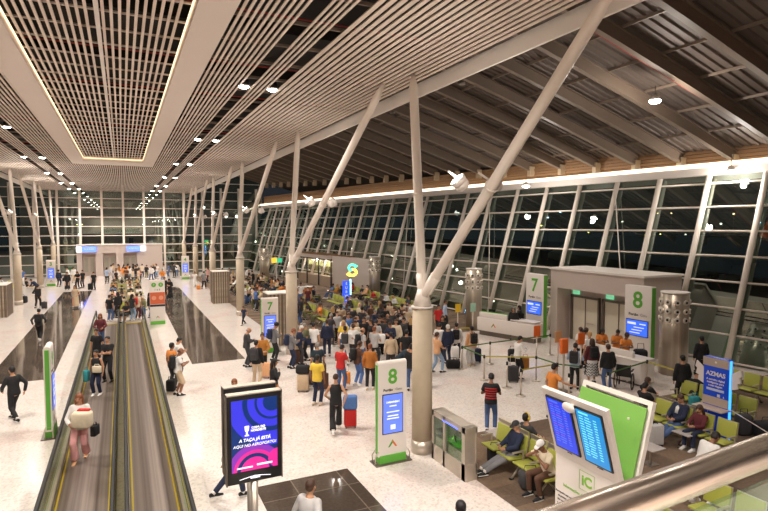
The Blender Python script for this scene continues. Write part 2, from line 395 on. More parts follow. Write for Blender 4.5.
# portals
def portal(name, x0, x1, y0, y1, h, face, openings):
    mb = MB(); d = .9
    if face == 'x':
        ys_ = [y0]+[v for o in openings for v in o]+[y1]
        for a, b in zip(ys_[0::2], ys_[1::2]): mb.box((x0+d/2, (a+b)/2, h/2), (d, b-a, h), mPORT)
        for a, b in openings: mb.box((x0+d/2, (a+b)/2, (2.75+h)/2), (d, b-a, h-2.75), mPORT)
        mb.box(((x0+d+x1)/2, (y0+y1)/2, h/2), (x1-x0-d, y1-y0, h), mPORT)
        mb.box(((x0+x1)/2, (y0+y1)/2, h+.05), (x1-x0+.16, y1-y0+.16, .1), mWHT)
    else:
        xs_ = [x0]+[v for o in openings for v in o]+[x1]
        for a, b in zip(xs_[0::2], xs_[1::2]): mb.box(((a+b)/2, y0+d/2, h/2), (b-a, d, h), mPORT)
        for a, b in openings: mb.box(((a+b)/2, y0+d/2, (2.75+h)/2), (b-a, d, h-2.75), mPORT)
        mb.box(((x0+x1)/2, (y0+d+y1)/2, h/2), (x1-x0, y1-y0-d, h), mPORT)
        mb.box(((x0+x1)/2, (y0+y1)/2, h+.05), (x1-x0+.1, y1-y0+.1, .1), mWHT)
    return mb.build(name, kind='structure')
portal('wall_portal', 20.7, 23.2, 16.6, 22.4, 3.7, 'x', [(17.1, 21.9)])
portal('wall_far_portal', -4.85, 4.5, 73.2, 74.9, 3.7, 'y', [(-4.3, -2.9), (-2.1, -.7), (.1, 1.6)])
n = 1
for yc, wd in ((18.6, 1.7), (20.7, 1.7)):
    t = thing('door_%d' % n, None, None, (21.52, yc, 0)); t['kind'] = 'structure'; n += 1
    mb = MB(); mb.box((.02, 0, 1.12), (.06, wd, 2.24), M('door_light', S(214, 204, 184), .5)); mb.box((-.02, .0, 1.12), (.04, .04, 2.24), mDSTEEL)
    mb.box((-.05, wd/2+.06, 1.2), (.12, .1, 2.4), mDSTEEL); mb.box((-.05, -wd/2-.06, 1.2), (.12, .1, 2.4), mDSTEEL); mb.box((-.05, 0, 2.32), (.12, wd+.2, .1), mDSTEEL)
    mb.build('leaf', t)
    mb = MB(); mb.tube((-.08, -.15, 1.0), (-.08, -.6, 1.0), .02, mSTEEL); mb.build('door_handle', t)
for xc in (-3.6, -1.4, .85):
    t = thing('door_%d' % n, None, None, (xc, 73.95, 0)); t['kind'] = 'structure'; n += 1
    mb = MB()
    for s in (-.32, .32):
        mb.box((s, 0, 1.2), (.6, .05, 2.4), mPORT); mb.box((s, -.03, 1.35), (.4, .02, 1.7), mGLASS2)
    mb.build('leaf', t)
for yc, lab in ((19.2, 'small green exit sign above the right boarding door'), (21.4, 'small green exit sign above the left boarding door')):
    t = thing('exit_sign', lab, 'sign', (21.55, yc, 2.53), group='exit signs over the boarding doors')
    mb = MB(); mb.box((0, 0, 0), (.05, .46, .24), mEXIT, bevel=.01); mb.build('panel', t)
    text('SAÍDA', .13, mWHT, 'lettering', t, (-.03, 0, 0), FACE_NX)
for xc, nn in ((-3.9, '1'), (1.6, '2')):
    t = thing('gate_number_sign', 'lit blue overhead sign with white %s at the far end doors' % nn, 'sign', (xc, 73.1, 3.25), group='far gate signs')
    mb = MB(); mb.box((.35 if nn == '1' else -.35, 0, 0), (1.5, .1, .6), M('sign_blue', S(80, 110, 235), .5, emit=1.6), bevel=.02); mb.build('panel', t)
    mb = MB(); mb.box((-.7 if nn == '1' else .7, 0, 0), (.55, .12, .62), M('sign_white_lit', S(235, 235, 255), .5, emit=1.2), bevel=.02); mb.build('number_plate', t)
    text(nn, .55, M('sign_navy', S(40, 60, 160), .5), 'number', t, (-.7 if nn == '1' else .7, -.07, 0), FACE_NY)
    text('PORTÃO', .26, mWHT, 'lettering', t, (.35 if nn == '1' else -.35, -.06, 0), FACE_NY)

# moving walkways
def walkway(x0, x1, label):
    t = thing('moving_walkway', label, 'moving walkway', ((x0+x1)/2, 19.5, 0), group='moving walkways'); w = x1-x0; L = 34.5; y0 = -L/2; y1 = L/2
    mb = MB(); mb.box((0, 0, .02), (w-.14, L, .03), grooved('pallet_ribs', S(98, 84, 78), S(142, 128, 118), 9, 0, .45, .3)); mb.build('pallet_belt', t)
    for s in (-1, 1):
        mb = MB(); mb.box((s*(w/2-.055), 0, .031), (.035, L, .03), mYEL); mb.build('yellow_edge_line', t)
        mb = MB(); mb.box((s*(w/2+.03), 0, .09), (.12, L, .18), mDSTEEL); mb.box((s*(w/2+.03), 0, .2), (.06, L, .04), mSTEEL); mb.build('skirt', t)
        mb = MB(); xg = s*(w/2+.05)
        prof = [(y0+.25, .15), (y0-.15, .35), (y0-.2, .6), (y0+.1, .88), (y1-.1, .88), (y1+.2, .6), (y1+.15, .35), (y1-.25, .15)]
        mb.prism(prof, 0, xg-.008, xg+.008, mBALG); mb.build('glass_balustrade', t)
        mb = MB(); pp = [(xg, y0+.1, .2), (xg, y0-.18, .34), (xg, y0-.28, .6), (xg, y0-.14, .82), (xg, y0+.15, .92), (xg, y1-.15, .92), (xg, y1+.14, .82), (xg, y1+.28, .6), (xg, y1+.18, .34), (xg, y1-.1, .2)]
        mb.path(pp, .042, mRUB, n=8); mb.build('handrail', t)
    for s in (-1, 1):
        mb = MB(); mb.box((0, s*(L/2+.6), .035), (w+.2, 1.2, .04), mSTEEL); mb.build('landing_plate', t)
        mb = MB(); mb.box((0, s*(L/2-.02), .045), (w-.1, .16, .03), mYEL); mb.build('comb', t)
    return t
walkway(-1.45, -.33, 'left moving walkway carrying a line of people, black handrails')
walkway(.02, 1.0, 'empty right moving walkway with black handrails')

# columns with raking struts
def column(x, y, tops, label, h=3.85):
    t = thing('concrete_column', label, 'column', (x, y, 0), group='concrete columns with raking struts')
    mb = MB(); mb.loft([(0,0,0), (0,0,h)], [.27, .265], m=mCOLM, n=28); mb.build('shaft', t)
    mb = MB(); mb.loft([(0,0,0), (0,0,.35)], [.285, .285], m=mSTEEL, n=28); mb.build('steel_collar', t)
    mb = MB(); mb.loft([(0,0,h), (0,0,h+.06)], [.29, .29], m=mWHT, n=28); mb.loft([(0,0,h+.06), (0,0,h+.5)], [.25, .13], m=mSTRUT, n=16)
    b = Vector((0, 0, h+.25)); ds = []
    for tp in tops:
        d = Vector(tp)-Vector((x, y, 0))-b; ds.append(d); mb.loft([b, b+d*.1], [.10, .15], m=mSTRUT, n=14)
        mb.box(b+d*.07, (.34, .05, .5), mSTRUT, rot=d.to_track_quat('Z', 'X').to_matrix())
    mb.build('cast_node', t)
    for d in ds:
        mb = MB(); mb.loft([b+d*.06, b+d*.1, b+d*.94, b+d], [.06, .125, .125, .05], m=mSTRUT, n=16)
        for k in (.1, .45): mb.loft([b+d*k-d.normalized()*.03, b+d*k+d.normalized()*.03], [.145, .145], m=mSTRUT, n=16)
        mb.build('raking_strut', t)
    return t
tz = CZ-.02
column(7.08, 12.4, [(*G(413, 75, tz), tz), (7.75, 6.9, tz)], 'nearest concrete column, beside the white gate 8 sign and steel recycling bin')
names = {24.7: 'concrete column just behind the mid-hall gate 7 sign', 37: 'third concrete column from the viewer on the right side', 49.3: 'fourth concrete column on the right, beyond the ribbed steel box',
         61.6: 'fifth concrete column on the right side', 73.4: 'farthest concrete column on the right, by the end glazing'}
for y in (24.7, 37.0, 49.3, 61.6, 73.4):
    column(7.08, y, [(7.12, y-1.1, tz), (7.05, y-10.0, tz)], names[y])
namesl = {36.9: 'left row concrete column just out at the left border', 49.2: 'leftmost concrete column, beside the ribbed steel box', 61.5: 'second concrete column in the left row, behind seated travellers', 73.4: 'farthest concrete column in the left row by the end glazing'}
for y in (36.9, 49.2, 61.5, 73.4):
    column(-7.2, y, [(-7.3, y-1.1, tz), (-7.5, y-8.0, tz)], namesl[y])
def lamp_light(parent, loc, power, size=.12, spot=None, aim=None, col=(1, .93, .85)):
    l = bpy.data.lights.new('downlight', 'SPOT' if spot else 'POINT'); l.energy = power; l.shadow_soft_size = size; l.color = col
    if spot: l.spot_size = math.radians(spot); l.spot_blend = .8
    o = bpy.data.objects.new('light_source', l); COL.objects.link(o); o.parent = parent; o.location = loc
    if aim: o.rotation_euler = Vector(aim).to_track_quat('-Z', 'Y').to_euler()
    return o
# clamp-on floodlights on the struts
def floodlight(p, aim, label, power=0):
    t = thing('floodlight', label, 'light', p, group='round floodlights'); a = Vector(aim).normalized(); R = a.to_track_quat('Z', 'Y').to_matrix()
    mb = MB(); mb.ell((0,0,0), (.17, .17, .14), mWHT, R=R); mb.tube(a*.02, a*.17, .16, mWHT, r2=.19, n=16); mb.build('housing', t)
    mb = MB(); mb.tube(a*.171, a*.18, .15, mLAMP, n=16); mb.build('lens', t)
    mb = MB(); mb.tube((0,0,.1), (-.3,.1,.3), .025, mWHT); mb.build('bracket', t)
    if power: lamp_light(t, tuple(a*.3), power, .2, 160, a)
    return t
for y, l, dy in ((12.4, 'nearest', 2.3), (24.7, 'second', 4.1), (37.0, 'third', 4.1), (49.3, 'fourth', 4.1), (61.6, 'fifth', 4.1)):
    floodlight((7.55, y-dy, 6.9), (.75, .2, .35), l+' white floodlight clamped to a raking strut of the right row, facing the roof', FLOODW*.45)
    floodlight((6.75, y-dy, 6.9), (-.55, .1, .6), l+' white floodlight clamped to a raking strut of the right row, facing the slats', FLOODW*.3)
for y, l in ((49.2, 'nearer'), (61.5, 'farther')):
    floodlight((-7.0, y-4.1, 6.9), (.55, .1, .6), l+' white floodlight clamped to a raking strut of the left row', FLOODW*1.6)

# downlights in the two dark slots of the slatted ceiling
def lamp_light(parent, loc, power, size=.12, spot=None, aim=None, col=(1, .93, .85)):
    l = bpy.data.lights.new('downlight', 'SPOT' if spot else 'POINT'); l.energy = power; l.shadow_soft_size = size; l.color = col
    if spot: l.spot_size = math.radians(spot); l.spot_blend = .8
    o = bpy.data.objects.new('light_source', l); COL.objects.link(o); o.parent = parent; o.location = loc
    if aim: o.rotation_euler = Vector(aim).to_track_quat('-Z', 'Y').to_euler()
    return o
side = {3.42: 'inner right', 4.28: 'outer right', -4.3: 'inner left', -5.25: 'outer left'}
ordn = ['added unseen overhead', 'behind the viewer', 'nearest', 'second nearest', 'third', 'fourth', 'fifth', 'sixth']
for xx in (3.42, 4.28, -4.3, -5.25):
    for k, y in enumerate((-1.5, 5.5, 16.85, 28.0, 39.5, 50.8, 62.0, 71.0)):  # first row is added overhead to brighten the handrail
        t = thing('ceiling_downlight', '%s downlight in the %s dark slot of the slatted ceiling' % (ordn[k], side[xx]), 'ceiling light', (xx, y, CZ), group='downlights in the ceiling slots')
        mb = MB(); mb.loft([(0,0,.02), (0,0,.2)], [.17, .15], m=mBLK, n=18); mb.loft([(0,0,-.01), (0,0,.03)], [.18, .18], m=mWHT, n=18); mb.build('housing', t)
        mb = MB(); mb.ell((0,0,-.01), (.15,.15,.055), mLAMP, n=18); mb.build('lens', t)
        lamp_light(t, (0, 0, -.14), DOWNW, .16, 150)
# high-bay lights under the right roof
for px, py, zz, l in ((655, 101, 10.6, 'bright round light under the corrugated roof at upper right'),
                      (731, 171, 8.5, 'bright round light at the facade head at right'), (526, 186, 8.3, 'bright lamp at the facade head behind the nearest raking strut')):
    gx, gy = G(px, py, zz)
    t = thing('high_bay_light', l, 'light', (gx, gy, zz), group='bright round lights on the right side')
    mb = MB(); mb.loft([(0,0,.02), (0,0,.22)], [.2, .1], m=mWHT, n=18); mb.tube((0,0,.2), (0,0,.55), .02, mDSTEEL); mb.build('housing', t)
    mb = MB(); mb.ell((0,0,0), (.2,.2,.1), mLAMP, n=18); mb.build('lens', t)
    lamp_light(t, (0, 0, -.25), BAYW, .12)
for k, (gx, gy) in enumerate(((15, 2), (14, 21), (14, 28), (13.5, 36), (13, 45), (12.5, 56), (12, 67))):  # extra lamps added under the roof to brighten the gate seating
    t = thing('high_bay_light', 'added fill light over the gate seating, '+['nearest','second','third','fourth','fifth','sixth','seventh','eighth'][k]+' one from the viewer', 'light', (gx, gy, rz(gx)-.15), group='added fill lights over the gate seating')
    mb = MB(); mb.loft([(0,0,.02), (0,0,.22)], [.16, .1], m=mDSTEEL, n=14); mb.build('housing', t)
    lamp_light(t, (0, 0, -.1), SIDEW, .25, 140)
for k, y in enumerate((20, 34, 48, 62)):  # unseen fill lamps outside the view, brightening the left side
    t = thing('high_bay_light', 'unseen fill light over the left side', 'light', (-13, y, 10.6), group='unseen fill lights over the left side')
    mb = MB(); mb.loft([(0,0,.02), (0,0,.22)], [.16, .1], m=mDSTEEL, n=14); mb.build('housing', t)
    lamp_light(t, (0, 0, -.1), SIDEW, .25, 140)
# ============================================================ SIGNS AND DISPLAYS
mSCR = M('screen_blue', S(88, 112, 220), .3, emit=.6)
mSCR2 = M('screen_blue_bright', S(50, 98, 230), .3, emit=.6)
mSCRL = M('screen_line_white', S(225, 230, 255), .4, emit=.35)
mINK = M('ink_dark', S(50, 48, 50), .6)
mGNUM = M('number_green', S(96, 172, 60), .5)
def arrow_logo(t, z, s=1.0, y=-.10, dx=0.):
    for sx, m in ((-1, M('logo_green', S(90,160,60), .5)), (1, M('logo_orange', S(225,110,50), .5))):
        mb = MB(); mb.prism([(dx, z+.10*s), (dx+sx*.13*s, z-.09*s), (dx+sx*.08*s, z-.09*s), (dx, z+.01*s)], 1, y-.004, y, m); mb.build('logo_stroke', t)
def info_pillar(x, y, rz, num, label, h=2.62, w=.8, d=.18):
    """free-standing rounded gate pillar, face towards local -Y"""
    t = thing('gate_sign_pillar', label, 'sign', (x, y, 0), rz, 'free-standing gate sign pillars')
    r = .12; prof = [(-w/2, .22), (-w/2, h-r)]+[(-w/2+r-r*math.cos(a), h-r+r*math.sin(a)) for a in (PI/6, PI/3, PI/2)]+[(w/2-r+r*math.sin(a), h-r+r*math.cos(a)) for a in (0, PI/6, PI/3, PI/2)]+[(w/2, .22)]
    # rounded top seen from the side
    pr = [(-d/2, .2), (-d/2, h-.08)]+[(-d/2*math.cos(a), h-.08+.08*math.sin(a)) for a in (.4, .9, PI/2, PI-.9, PI-.4)]+[(d/2, h-.08), (d/2, .2)]
    mb = MB(); mb.prism(pr, 0, -w/2, w/2, mWHT); mb.build('body', t)
    for s in (-1, 1):
        mb = MB(); mb.box((s*(w/2+.006), 0, h/2+.08), (.012, d*.62, h-.35), mGRN); mb.build('green_side_strip', t)
        mb = MB(); mb.loft([(s*(w/2+.07), -.1, .02), (s*(w/2+.09), -.1, .2), (s*(w/2), -.1, .33), (s*(w/2), .1, .33), (s*(w/2+.09), .1, .2), (s*(w/2+.07), .1, .02)], .014, m=mSTEEL, n=8); mb.build('side_hoop', t)
    mb = MB(); mb.box((0, 0, .12), (w-.04, d+.08, .2), mGRN, taper=.94); mb.build('green_base', t)
    mb = MB(); mb.box((0, 0, .015), (w+.22, d+.22, .03), mDSTEEL); mb.build('base_plate', t)
    text(num, .52, mGNUM, 'number', t, (0, -d/2-.004, h-.42), FACE_NY, bold=.012)
    text('Portão', .095, mINK, 'lettering', t, (-.13, -d/2-.004, h-.74), FACE_NY, bold=.002)
    text('Gate', .095, M('ink_grey', S(150,146,146), .6), 'lettering', t, (.17, -d/2-.004, h-.74), FACE_NY)
    mb = MB(); mb.box((0, -d/2-.006, h-1.35), (.58, .02, 1.02), mBLK); s_ = mb.build('screen_frame', t)
    mb = MB(); mb.box((0, -d/2-.018, h-1.35), (.54, .008, .98), mSCR); mb.build('screen', s_)
    for k, (zz, ww) in enumerate(((.3, .3), (.2, .2), (.05, .36), (-.05, .3), (-.12, .34), (-.34, .14))):
        mb = MB(); mb.box((0, -d/2-.024, h-1.35+zz), (ww, .004, .03 if k != 5 else .12), mSCRL); mb.build('screen_text_line', s_)
    text('EMBARQUE', .075, mSCRL, 'screen_lettering', s_, (0, -d/2-.024, h-1.05), FACE_NY)
    arrow_logo(t, .5, 1, -d/2)
    return t
x, y = G(391, 461); info_pillar(x, y, 0, '8', 'white gate 8 pillar with blue screen beside the nearest concrete column')
x, y = G(270, 352); info_pillar(x, y, 0, '7', 'white gate 7 pillar with blue screen behind the queue, in front of the second column')
x, y = G(51, 434); info_pillar(x, y, math.radians(90), '9', 'white sign pillar seen edge-on with a bright green side, left of the walkway')
x, y = G(51.5, 286); info_pillar(x, y, 0, '3', 'distant white gate pillar with glowing blue screen in the left aisle')
x, y = G(185.5, 279); info_pillar(x, y, 0, '4', 'distant white gate pillar with pale blue screen in the right aisle')
# directory board in the middle of the hall
x, y = G(158, 324); t = thing('directory_board', 'tall white board with two green gate circles and an orange panel at the walkway end', 'sign', (x, y, 0))
mb = MB(); mb.box((0, 0, 1.35), (.86, .14, 2.7), mWHT, bevel=.02); mb.build('body', t)
for s in (-.2, .2):
    mb = MB(); mb.tube((s, -.071, 2.42), (s, -.078, 2.42), .14, mGRN, n=20); mb.build('green_disc', t)
text('7', .16, mWHT, 'number', t, (-.2, -.082, 2.42), FACE_NY); text('8', .16, mWHT, 'number', t, (.2, -.082, 2.42), FACE_NY)
text('1 a 6', .17, mINK, 'lettering', t, (0, -.075, 2.12), FACE_NY)
mb = MB(); mb.box((0, -.075, 1.6), (.84, .012, .72), M('panel_orange', S(214, 104, 66), .5)); mb.build('orange_panel', t)
for s in (-.2, .2):
    mb = MB(); mb.tube((s, -.082, 1.62), (s, -.09, 1.62), .13, M('panel_pale_orange', S(232, 160, 130), .5), n=16); mb.build('pictogram', t)
mb = MB(); mb.box((0, -.075, 1.15), (.84, .012, .12), mINK); mb.build('dark_strip', t)
arrow_logo(t, .45, .8, -.07); mb = MB(); mb.box((0, 0, .1), (.84, .2, .2), mGRN); mb.build('green_base', t)
# gate signs at the portals (face -X)
def gate_sign(y, num, label):
    t = thing('gate_sign', label, 'sign', (20.35, y, 0), math.radians(-90)+.06, 'tall gate signs by the boarding portals')
    mb = MB(); mb.box((0, 0, 1.72), (1.3, .3, 3.36), mWHT, bevel=.02); mb.build('body', t)
    mb = MB(); mb.box((.655, 0, 1.7), (.02, .24, 3.3), mGRN); mb.build('green_side_strip', t)
    mb = MB(); mb.box((0, 0, .06), (1.36, .38, .12), mGRN); mb.build('green_base', t)
    text(num, 1.0, mGNUM, 'number', t, (0, -.155, 2.75), FACE_NY, bold=.02)
    text('Portão', .17, mINK, 'lettering', t, (-.2, -.155, 2.13), FACE_NY, bold=.003); text('Gate', .17, M('ink_grey', S(150,146,146), .6), 'lettering', t, (.3, -.155, 2.13), FACE_NY)
    mb = MB(); mb.box((0, -.16, 1.55), (1.08, .03, .72), mBLK); f = mb.build('screen_frame', t)
    mb = MB(); mb.box((0, -.178, 1.55), (1.02, .01, .66), mSCR2); mb.build('screen', f)
    mb = MB(); mb.box((-.25, -.186, 1.74), (.42, .006, .1), mSCRL); mb.build('screen_text_line', f)
    mb = MB(); mb.box((.28, -.186, 1.74), (.3, .006, .05), mSCRL); mb.build('screen_text_line', f)
    for k in range(3): mb = MB(); mb.box((.1-.1*k, -.186, 1.58-.12*k), (.5, .006, .035), mSCRL); mb.build('screen_text_line', f)
    return t
# for the sign the face must look to -X: local -Y -> world -X
gate_sign(23.1, '7', 'tall white gate 7 sign with blue screen behind the check-in desk')
gate_sign(16.5, '8', 'tall white gate 8 sign with blue screen between the portal and the steel drum')

# advertising screens
def ad_screen(x, y, label, lit):
    t = thing('advertising_screen', label, 'screen', (x, y, 0), 0, 'advertising screens on poles'); W, Hh, zc = .92, 1.5, 2.47
    mb = MB(); mb.box((0, 0, zc), (W, .13, Hh), mBLK, bevel=.012); mb.build('casing', t)
    mb = MB()
    for bx in ((0, zc+Hh/2, W+.02, .02), ): mb.box((0, 0, bx[1]), (bx[2], .15, bx[3]), mSTEEL)
    for s in (-1, 1): mb.box((s*W/2, 0, zc), (.02, .15, Hh+.02), mDSTEEL)
    mb.build('trim_frame', t)
    mb = MB(); mb.loft([(0,0,.03), (0,0,zc-Hh/2)], [.06, .06], m=mSTEEL, n=16); mb.build('pole', t)
    mb = MB(); mb.loft([(0,0,0), (0,0,.03)], [.3, .3], m=mDSTEEL, n=24); mb.build('base_plate', t)
    if not lit: return t
    w2, h2 = .76, 1.2; zc2 = zc+.06; yf = -.07
    c_b = M('ad_blue', S(50, 50, 196), .3, emit=.4); c_n = M('ad_navy', S(12, 42, 98), .3, emit=.4); c_p = M('ad_purple', S(120, 48, 160), .3, emit=.4); c_k = M('ad_pink', S(196, 38, 134), .3, emit=.4); c_w = M('ad_white', S(240,240,250), .3, emit=.4)
    mb = MB(); mb.box((0, yf, zc2), (w2, .012, h2), c_n); f = mb.build('screen', t)
    def arc(cx, cz, r0, r1, m, k, name='screen_swirl'):
        """ring band clipped to the screen"""
        mb = MB(); N = 60; q = []
        nr = max(1, int((r1-r0)/.02)+1)
        for i in range(N):
            for j in range(nr):
                a0, a1 = 2*PI*i/N, 2*PI*(i+1)/N; ra, rb = r0+(r1-r0)*j/nr, r0+(r1-r0)*(j+1)/nr
                P = [(cx+ra*math.cos(a0), cz+ra*math.sin(a0)), (cx+rb*math.cos(a0), cz+rb*math.sin(a0)), (cx+rb*math.cos(a1), cz+rb*math.sin(a1)), (cx+ra*math.cos(a1), cz+ra*math.sin(a1))]
                if all(abs(p[0]) <= w2/2 and abs(p[1]) <= h2/2 for p in P): mb.add([(p[0], yf-.007-.0008*k, zc2+p[1]) for p in P], [(0,1,2,3)], m)
                elif any(abs(p[0]) <= w2/2 and abs(p[1]) <= h2/2 for p in P):
                    Q = [(max(-w2/2, min(w2/2, p[0])), max(-h2/2, min(h2/2, p[1]))) for p in P]; mb.add([(p[0], yf-.007-.0008*k, zc2+p[1]) for p in Q], [(0,1,2,3)], m)
        mb.build(name, f)
    arc(.30, .52, .30, .74, c_b, 1); arc(.30, .52, 0, .12, c_n, 2); arc(.30, .52, .16, .26, c_b, 3); arc(.30, .52, .42, .50, c_n, 4)
    arc(.0, -.62, .32, .46, c_p, 1); arc(.0, -.62, .0, .24, c_k, 2); arc(.0, -.62, .30, .36, c_k, 3); arc(.38, -.45, 0, .16, c_k, 4)
    mb = MB(); mb.prism([(-.17, zc2+.16), (-.09, zc2+.16), (-.10, zc2+.08), (-.13, zc2+.05), (-.16, zc2+.08)], 1, yf-.012, yf-.008, c_w); mb.box((-.13, yf-.01, zc2+.03), (.03, .004, .05), c_w); mb.box((-.13, yf-.01, zc2+.0), (.07, .004, .02), c_w)
    mb.build('trophy_mark', f)
    for k, s_ in enumerate(('COPA DO', 'NORDESTE')): text(s_, .05, c_w, 'screen_lettering', f, (.06, yf-.011, zc2+.12-.05*k), FACE_NY, bold=.002)
    text('A TAÇA JÁ ESTÁ', .072, c_w, 'screen_lettering', f, (0, yf-.011, zc2-.08), FACE_NY, shear=.2, bold=.0015)
    text('AQUI NO AEROPORTO!', .066, c_w, 'screen_lettering', f, (0, yf-.011, zc2-.17), FACE_NY, shear=.2)
    mb = MB(); mb.box((-.17, yf-.01, zc2-.54), (.26, .004, .025), c_w); mb.box((.16, yf-.01, zc2-.52), (.26, .004, .03), c_w); mb.build('screen_text_line', f)
    mb = MB(); mb.path([(-.26, yf-.012, zc-.675), (-.1, yf-.012, zc-.65), (0, yf-.012, zc-.64), (.1, yf-.012, zc-.65), (.26, yf-.012, zc-.675)], .006, c_w, n=6); mb.box((0, yf-.01, zc-.668), (.16, .004, .03), c_w); mb.build('maker_mark', t)
    return t
ad_screen(1.92, 9.05, 'black portrait advertising screen with blue and pink swirls, in front of its twin', True)
ad_screen(1.95, 9.52, 'second black advertising screen, its dark back half hidden behind the lit one', False)

# flight information totem, a V of two boards
t = thing('flight_information_totem', 'large white V-shaped totem with two blue flight screens and lime green inner faces', 'information totem', (7.03, 6.5, 0))
def slab(poly, y0, y1, m, name, par=t):
    mb = MB(); mb.prism(poly, 1, y0, y1, m); return mb.build(name, par)
L = .70
fa = Vector((-.55, 0, 3.22)); fb = Vector((-.19, 0, 2.0))
slab([(-.55, 3.22), (-.47, 3.24), (-.11, 2.0), (-.11, 0), (-.19, 0), (-.19, 2.0)], -L, L, mWHT, 'front_board')
slab([(-.44, 3.12), (-.41, 3.12), (-.06, 2.0), (-.06, 1.2), (-.10, 1.2), (-.10, 2.0)], -L+.04, L-.04, M('lime_panel', S(126, 178, 84), .5), 'lime_inner_face')
slab([(.36, 3.12), (.39, 3.12), (.10, 2.0), (.10, .3), (.06, .3), (.06, 2.0)], -L+.02, L-.02, M('lime_panel', S(126, 178, 84), .5), 'lime_inner_face')
for a, b in ((-L-.02, -L+.06), (L-.06, L+.02)): slab([(.46, 3.22), (.54, 3.20), (.21, 2.0), (.22, 0), (.13, 0), (.13, 2.0)], a, b, mWHT, 'back_frame_upright')
slab([(.46, 3.22), (.54, 3.20), (.52, 3.13), (.44, 3.15)], -L, L, mWHT, 'back_frame_top')
slab([(.48, 3.1), (.51, 3.1), (.20, 2.0), (.20, .1), (.15, .1), (.15, 2.0)], -L+.06, L-.06, mDSTEEL, 'back_board')
mb = MB()
for yy in (-.62, 0, .62): mb.box((.03, yy, 3.0), (.02, .03, .03), mWHT)
mb.build('spreader_bar', t)
mb = MB(); mb.box((0, 0, .03), (.7, 1.6, .06), mDSTEEL); mb.build('base_plate', t)
tilt = (fb-fa).normalized(); ang = math.atan2(tilt.x, -tilt.z)   # board leans by ang
nrm = Vector((-math.cos(ang), 0, -math.sin(ang)))
Rb = Matrix(((0, -tilt.x, -nrm.x*-1), (-1, -tilt.y, 0), (0, -tilt.z, -nrm.z*-1)))   # columns: x->-Y, y->up the board, z->outward
Rb = Matrix((Vector((0, -1, 0)), -tilt, nrm)).transposed()
for k, (yc, m1, m2, lab) in enumerate(((.33, M('flight_blue', S(14, 52, 205), .3, emit=.5), M('flight_text_pale', S(84, 116, 236), .3, emit=.3), 'deep blue flight screen'), (-.33, M('flight_cyan', S(0, 128, 200), .3, emit=.45), M('flight_text_cyan', S(120, 230, 245), .3, emit=.3), 'cyan flight screen'))):
    fr = bpy.data.objects.new('screen', None)
    mb = MB(); mb.box((0, 0, .012), (.56, .98, .03), mBLK); f = mb.build('screen', t, label=lab); c = fa+tilt*.60+Vector((0, yc, 0)); f.matrix_local = Matrix.Translation(c) @ Rb.to_4x4()
    mb = MB(); mb.box((0, 0, .03), (.50, .92, .008), m1); mb.build('display', f)
    for r_ in range(16):
        mb = MB(); zz = .36-.046*r_
        for cx, w_ in ((-.16, .08), (-.03, .13 if r_ % 3 else .09), (.12, .06)): mb.box((cx, zz, .036), (w_, .016, .004), m2 if r_ % 4 or k else M('flight_text_pink', S(126, 84, 210), .3, emit=.3))
        mb.build('flight_row', f)
    mb = MB(); mb.box((-.1, .42, .036), (.2, .03, .004), m2); mb.build('flight_row', f)
    text('partidas' if k == 0 else 'chegadas', .035, mINK, 'lettering', t, (0, 0, 0), (0, 0, 0)).matrix_local = Matrix.Translation(c+tilt*.53+nrm*.004) @ Rb.to_4x4()
mb = MB(); mb.ell((0, 0, .10), (.13, .09, .05), mWHT); mb.tube((0, 0, 0), (0, 0, .1), .03, mWHT); cam_ = mb.build('dome_camera', t); cam_.matrix_local = Matrix.Translation(fa+tilt*.12) @ Rb.to_4x4()
cc = fa+tilt*1.24
def onb(tx, s, m, yc, d, **k):
    o = text(tx, s, m, 'lettering', t, (0,0,0), (0,0,0), **k)
    p = Vector((-.194, yc, 2.0-d)); o.matrix_local = Matrix.Translation(p) @ Matrix((Vector((0,-1,0)), Vector((0,0,1)), Vector((-1,0,0)))).transposed().to_4x4(); return o
o = text('iC', .24, M('logo_lime', S(130, 186, 60), .5), 'lettering', t, (0,0,0), (0,0,0), bold=.008); VR = Matrix((Vector((0,-1,0)), Vector((0,0,1)), Vector((-1,0,0)))).transposed().to_4x4(); o.matrix_local = Matrix.Translation((-.195, -.02, 1.76)) @ VR
mb = MB()
for cx, cy, w_, h_ in ((0, .16, .32, .006), (0, -.16, .32, .006), (.16, 0, .006, .32), (-.16, 0, .006, .32)): mb.box((cx, cy, .003), (w_, h_, .004), M('logo_lime', S(130, 186, 60), .5))
o = mb.build('logo_outline', t); o.matrix_local = Matrix.Translation((-.193, -.02, 1.76)) @ VR
onb('Informações de Voos', .075, M('logo_lime', S(130, 186, 60), .5), .18, .50)
for k in range(7): onb(('Acompanhe aqui os horários', 'de partidas e chegadas', 'dos voos deste terminal', 'e confirme o seu portão', 'de embarque nos painéis', 'Follow departures and', 'arrivals on the screens')[k], .045, mINK, .66 if 0 else .42, .66+.07*k, align='CENTER')

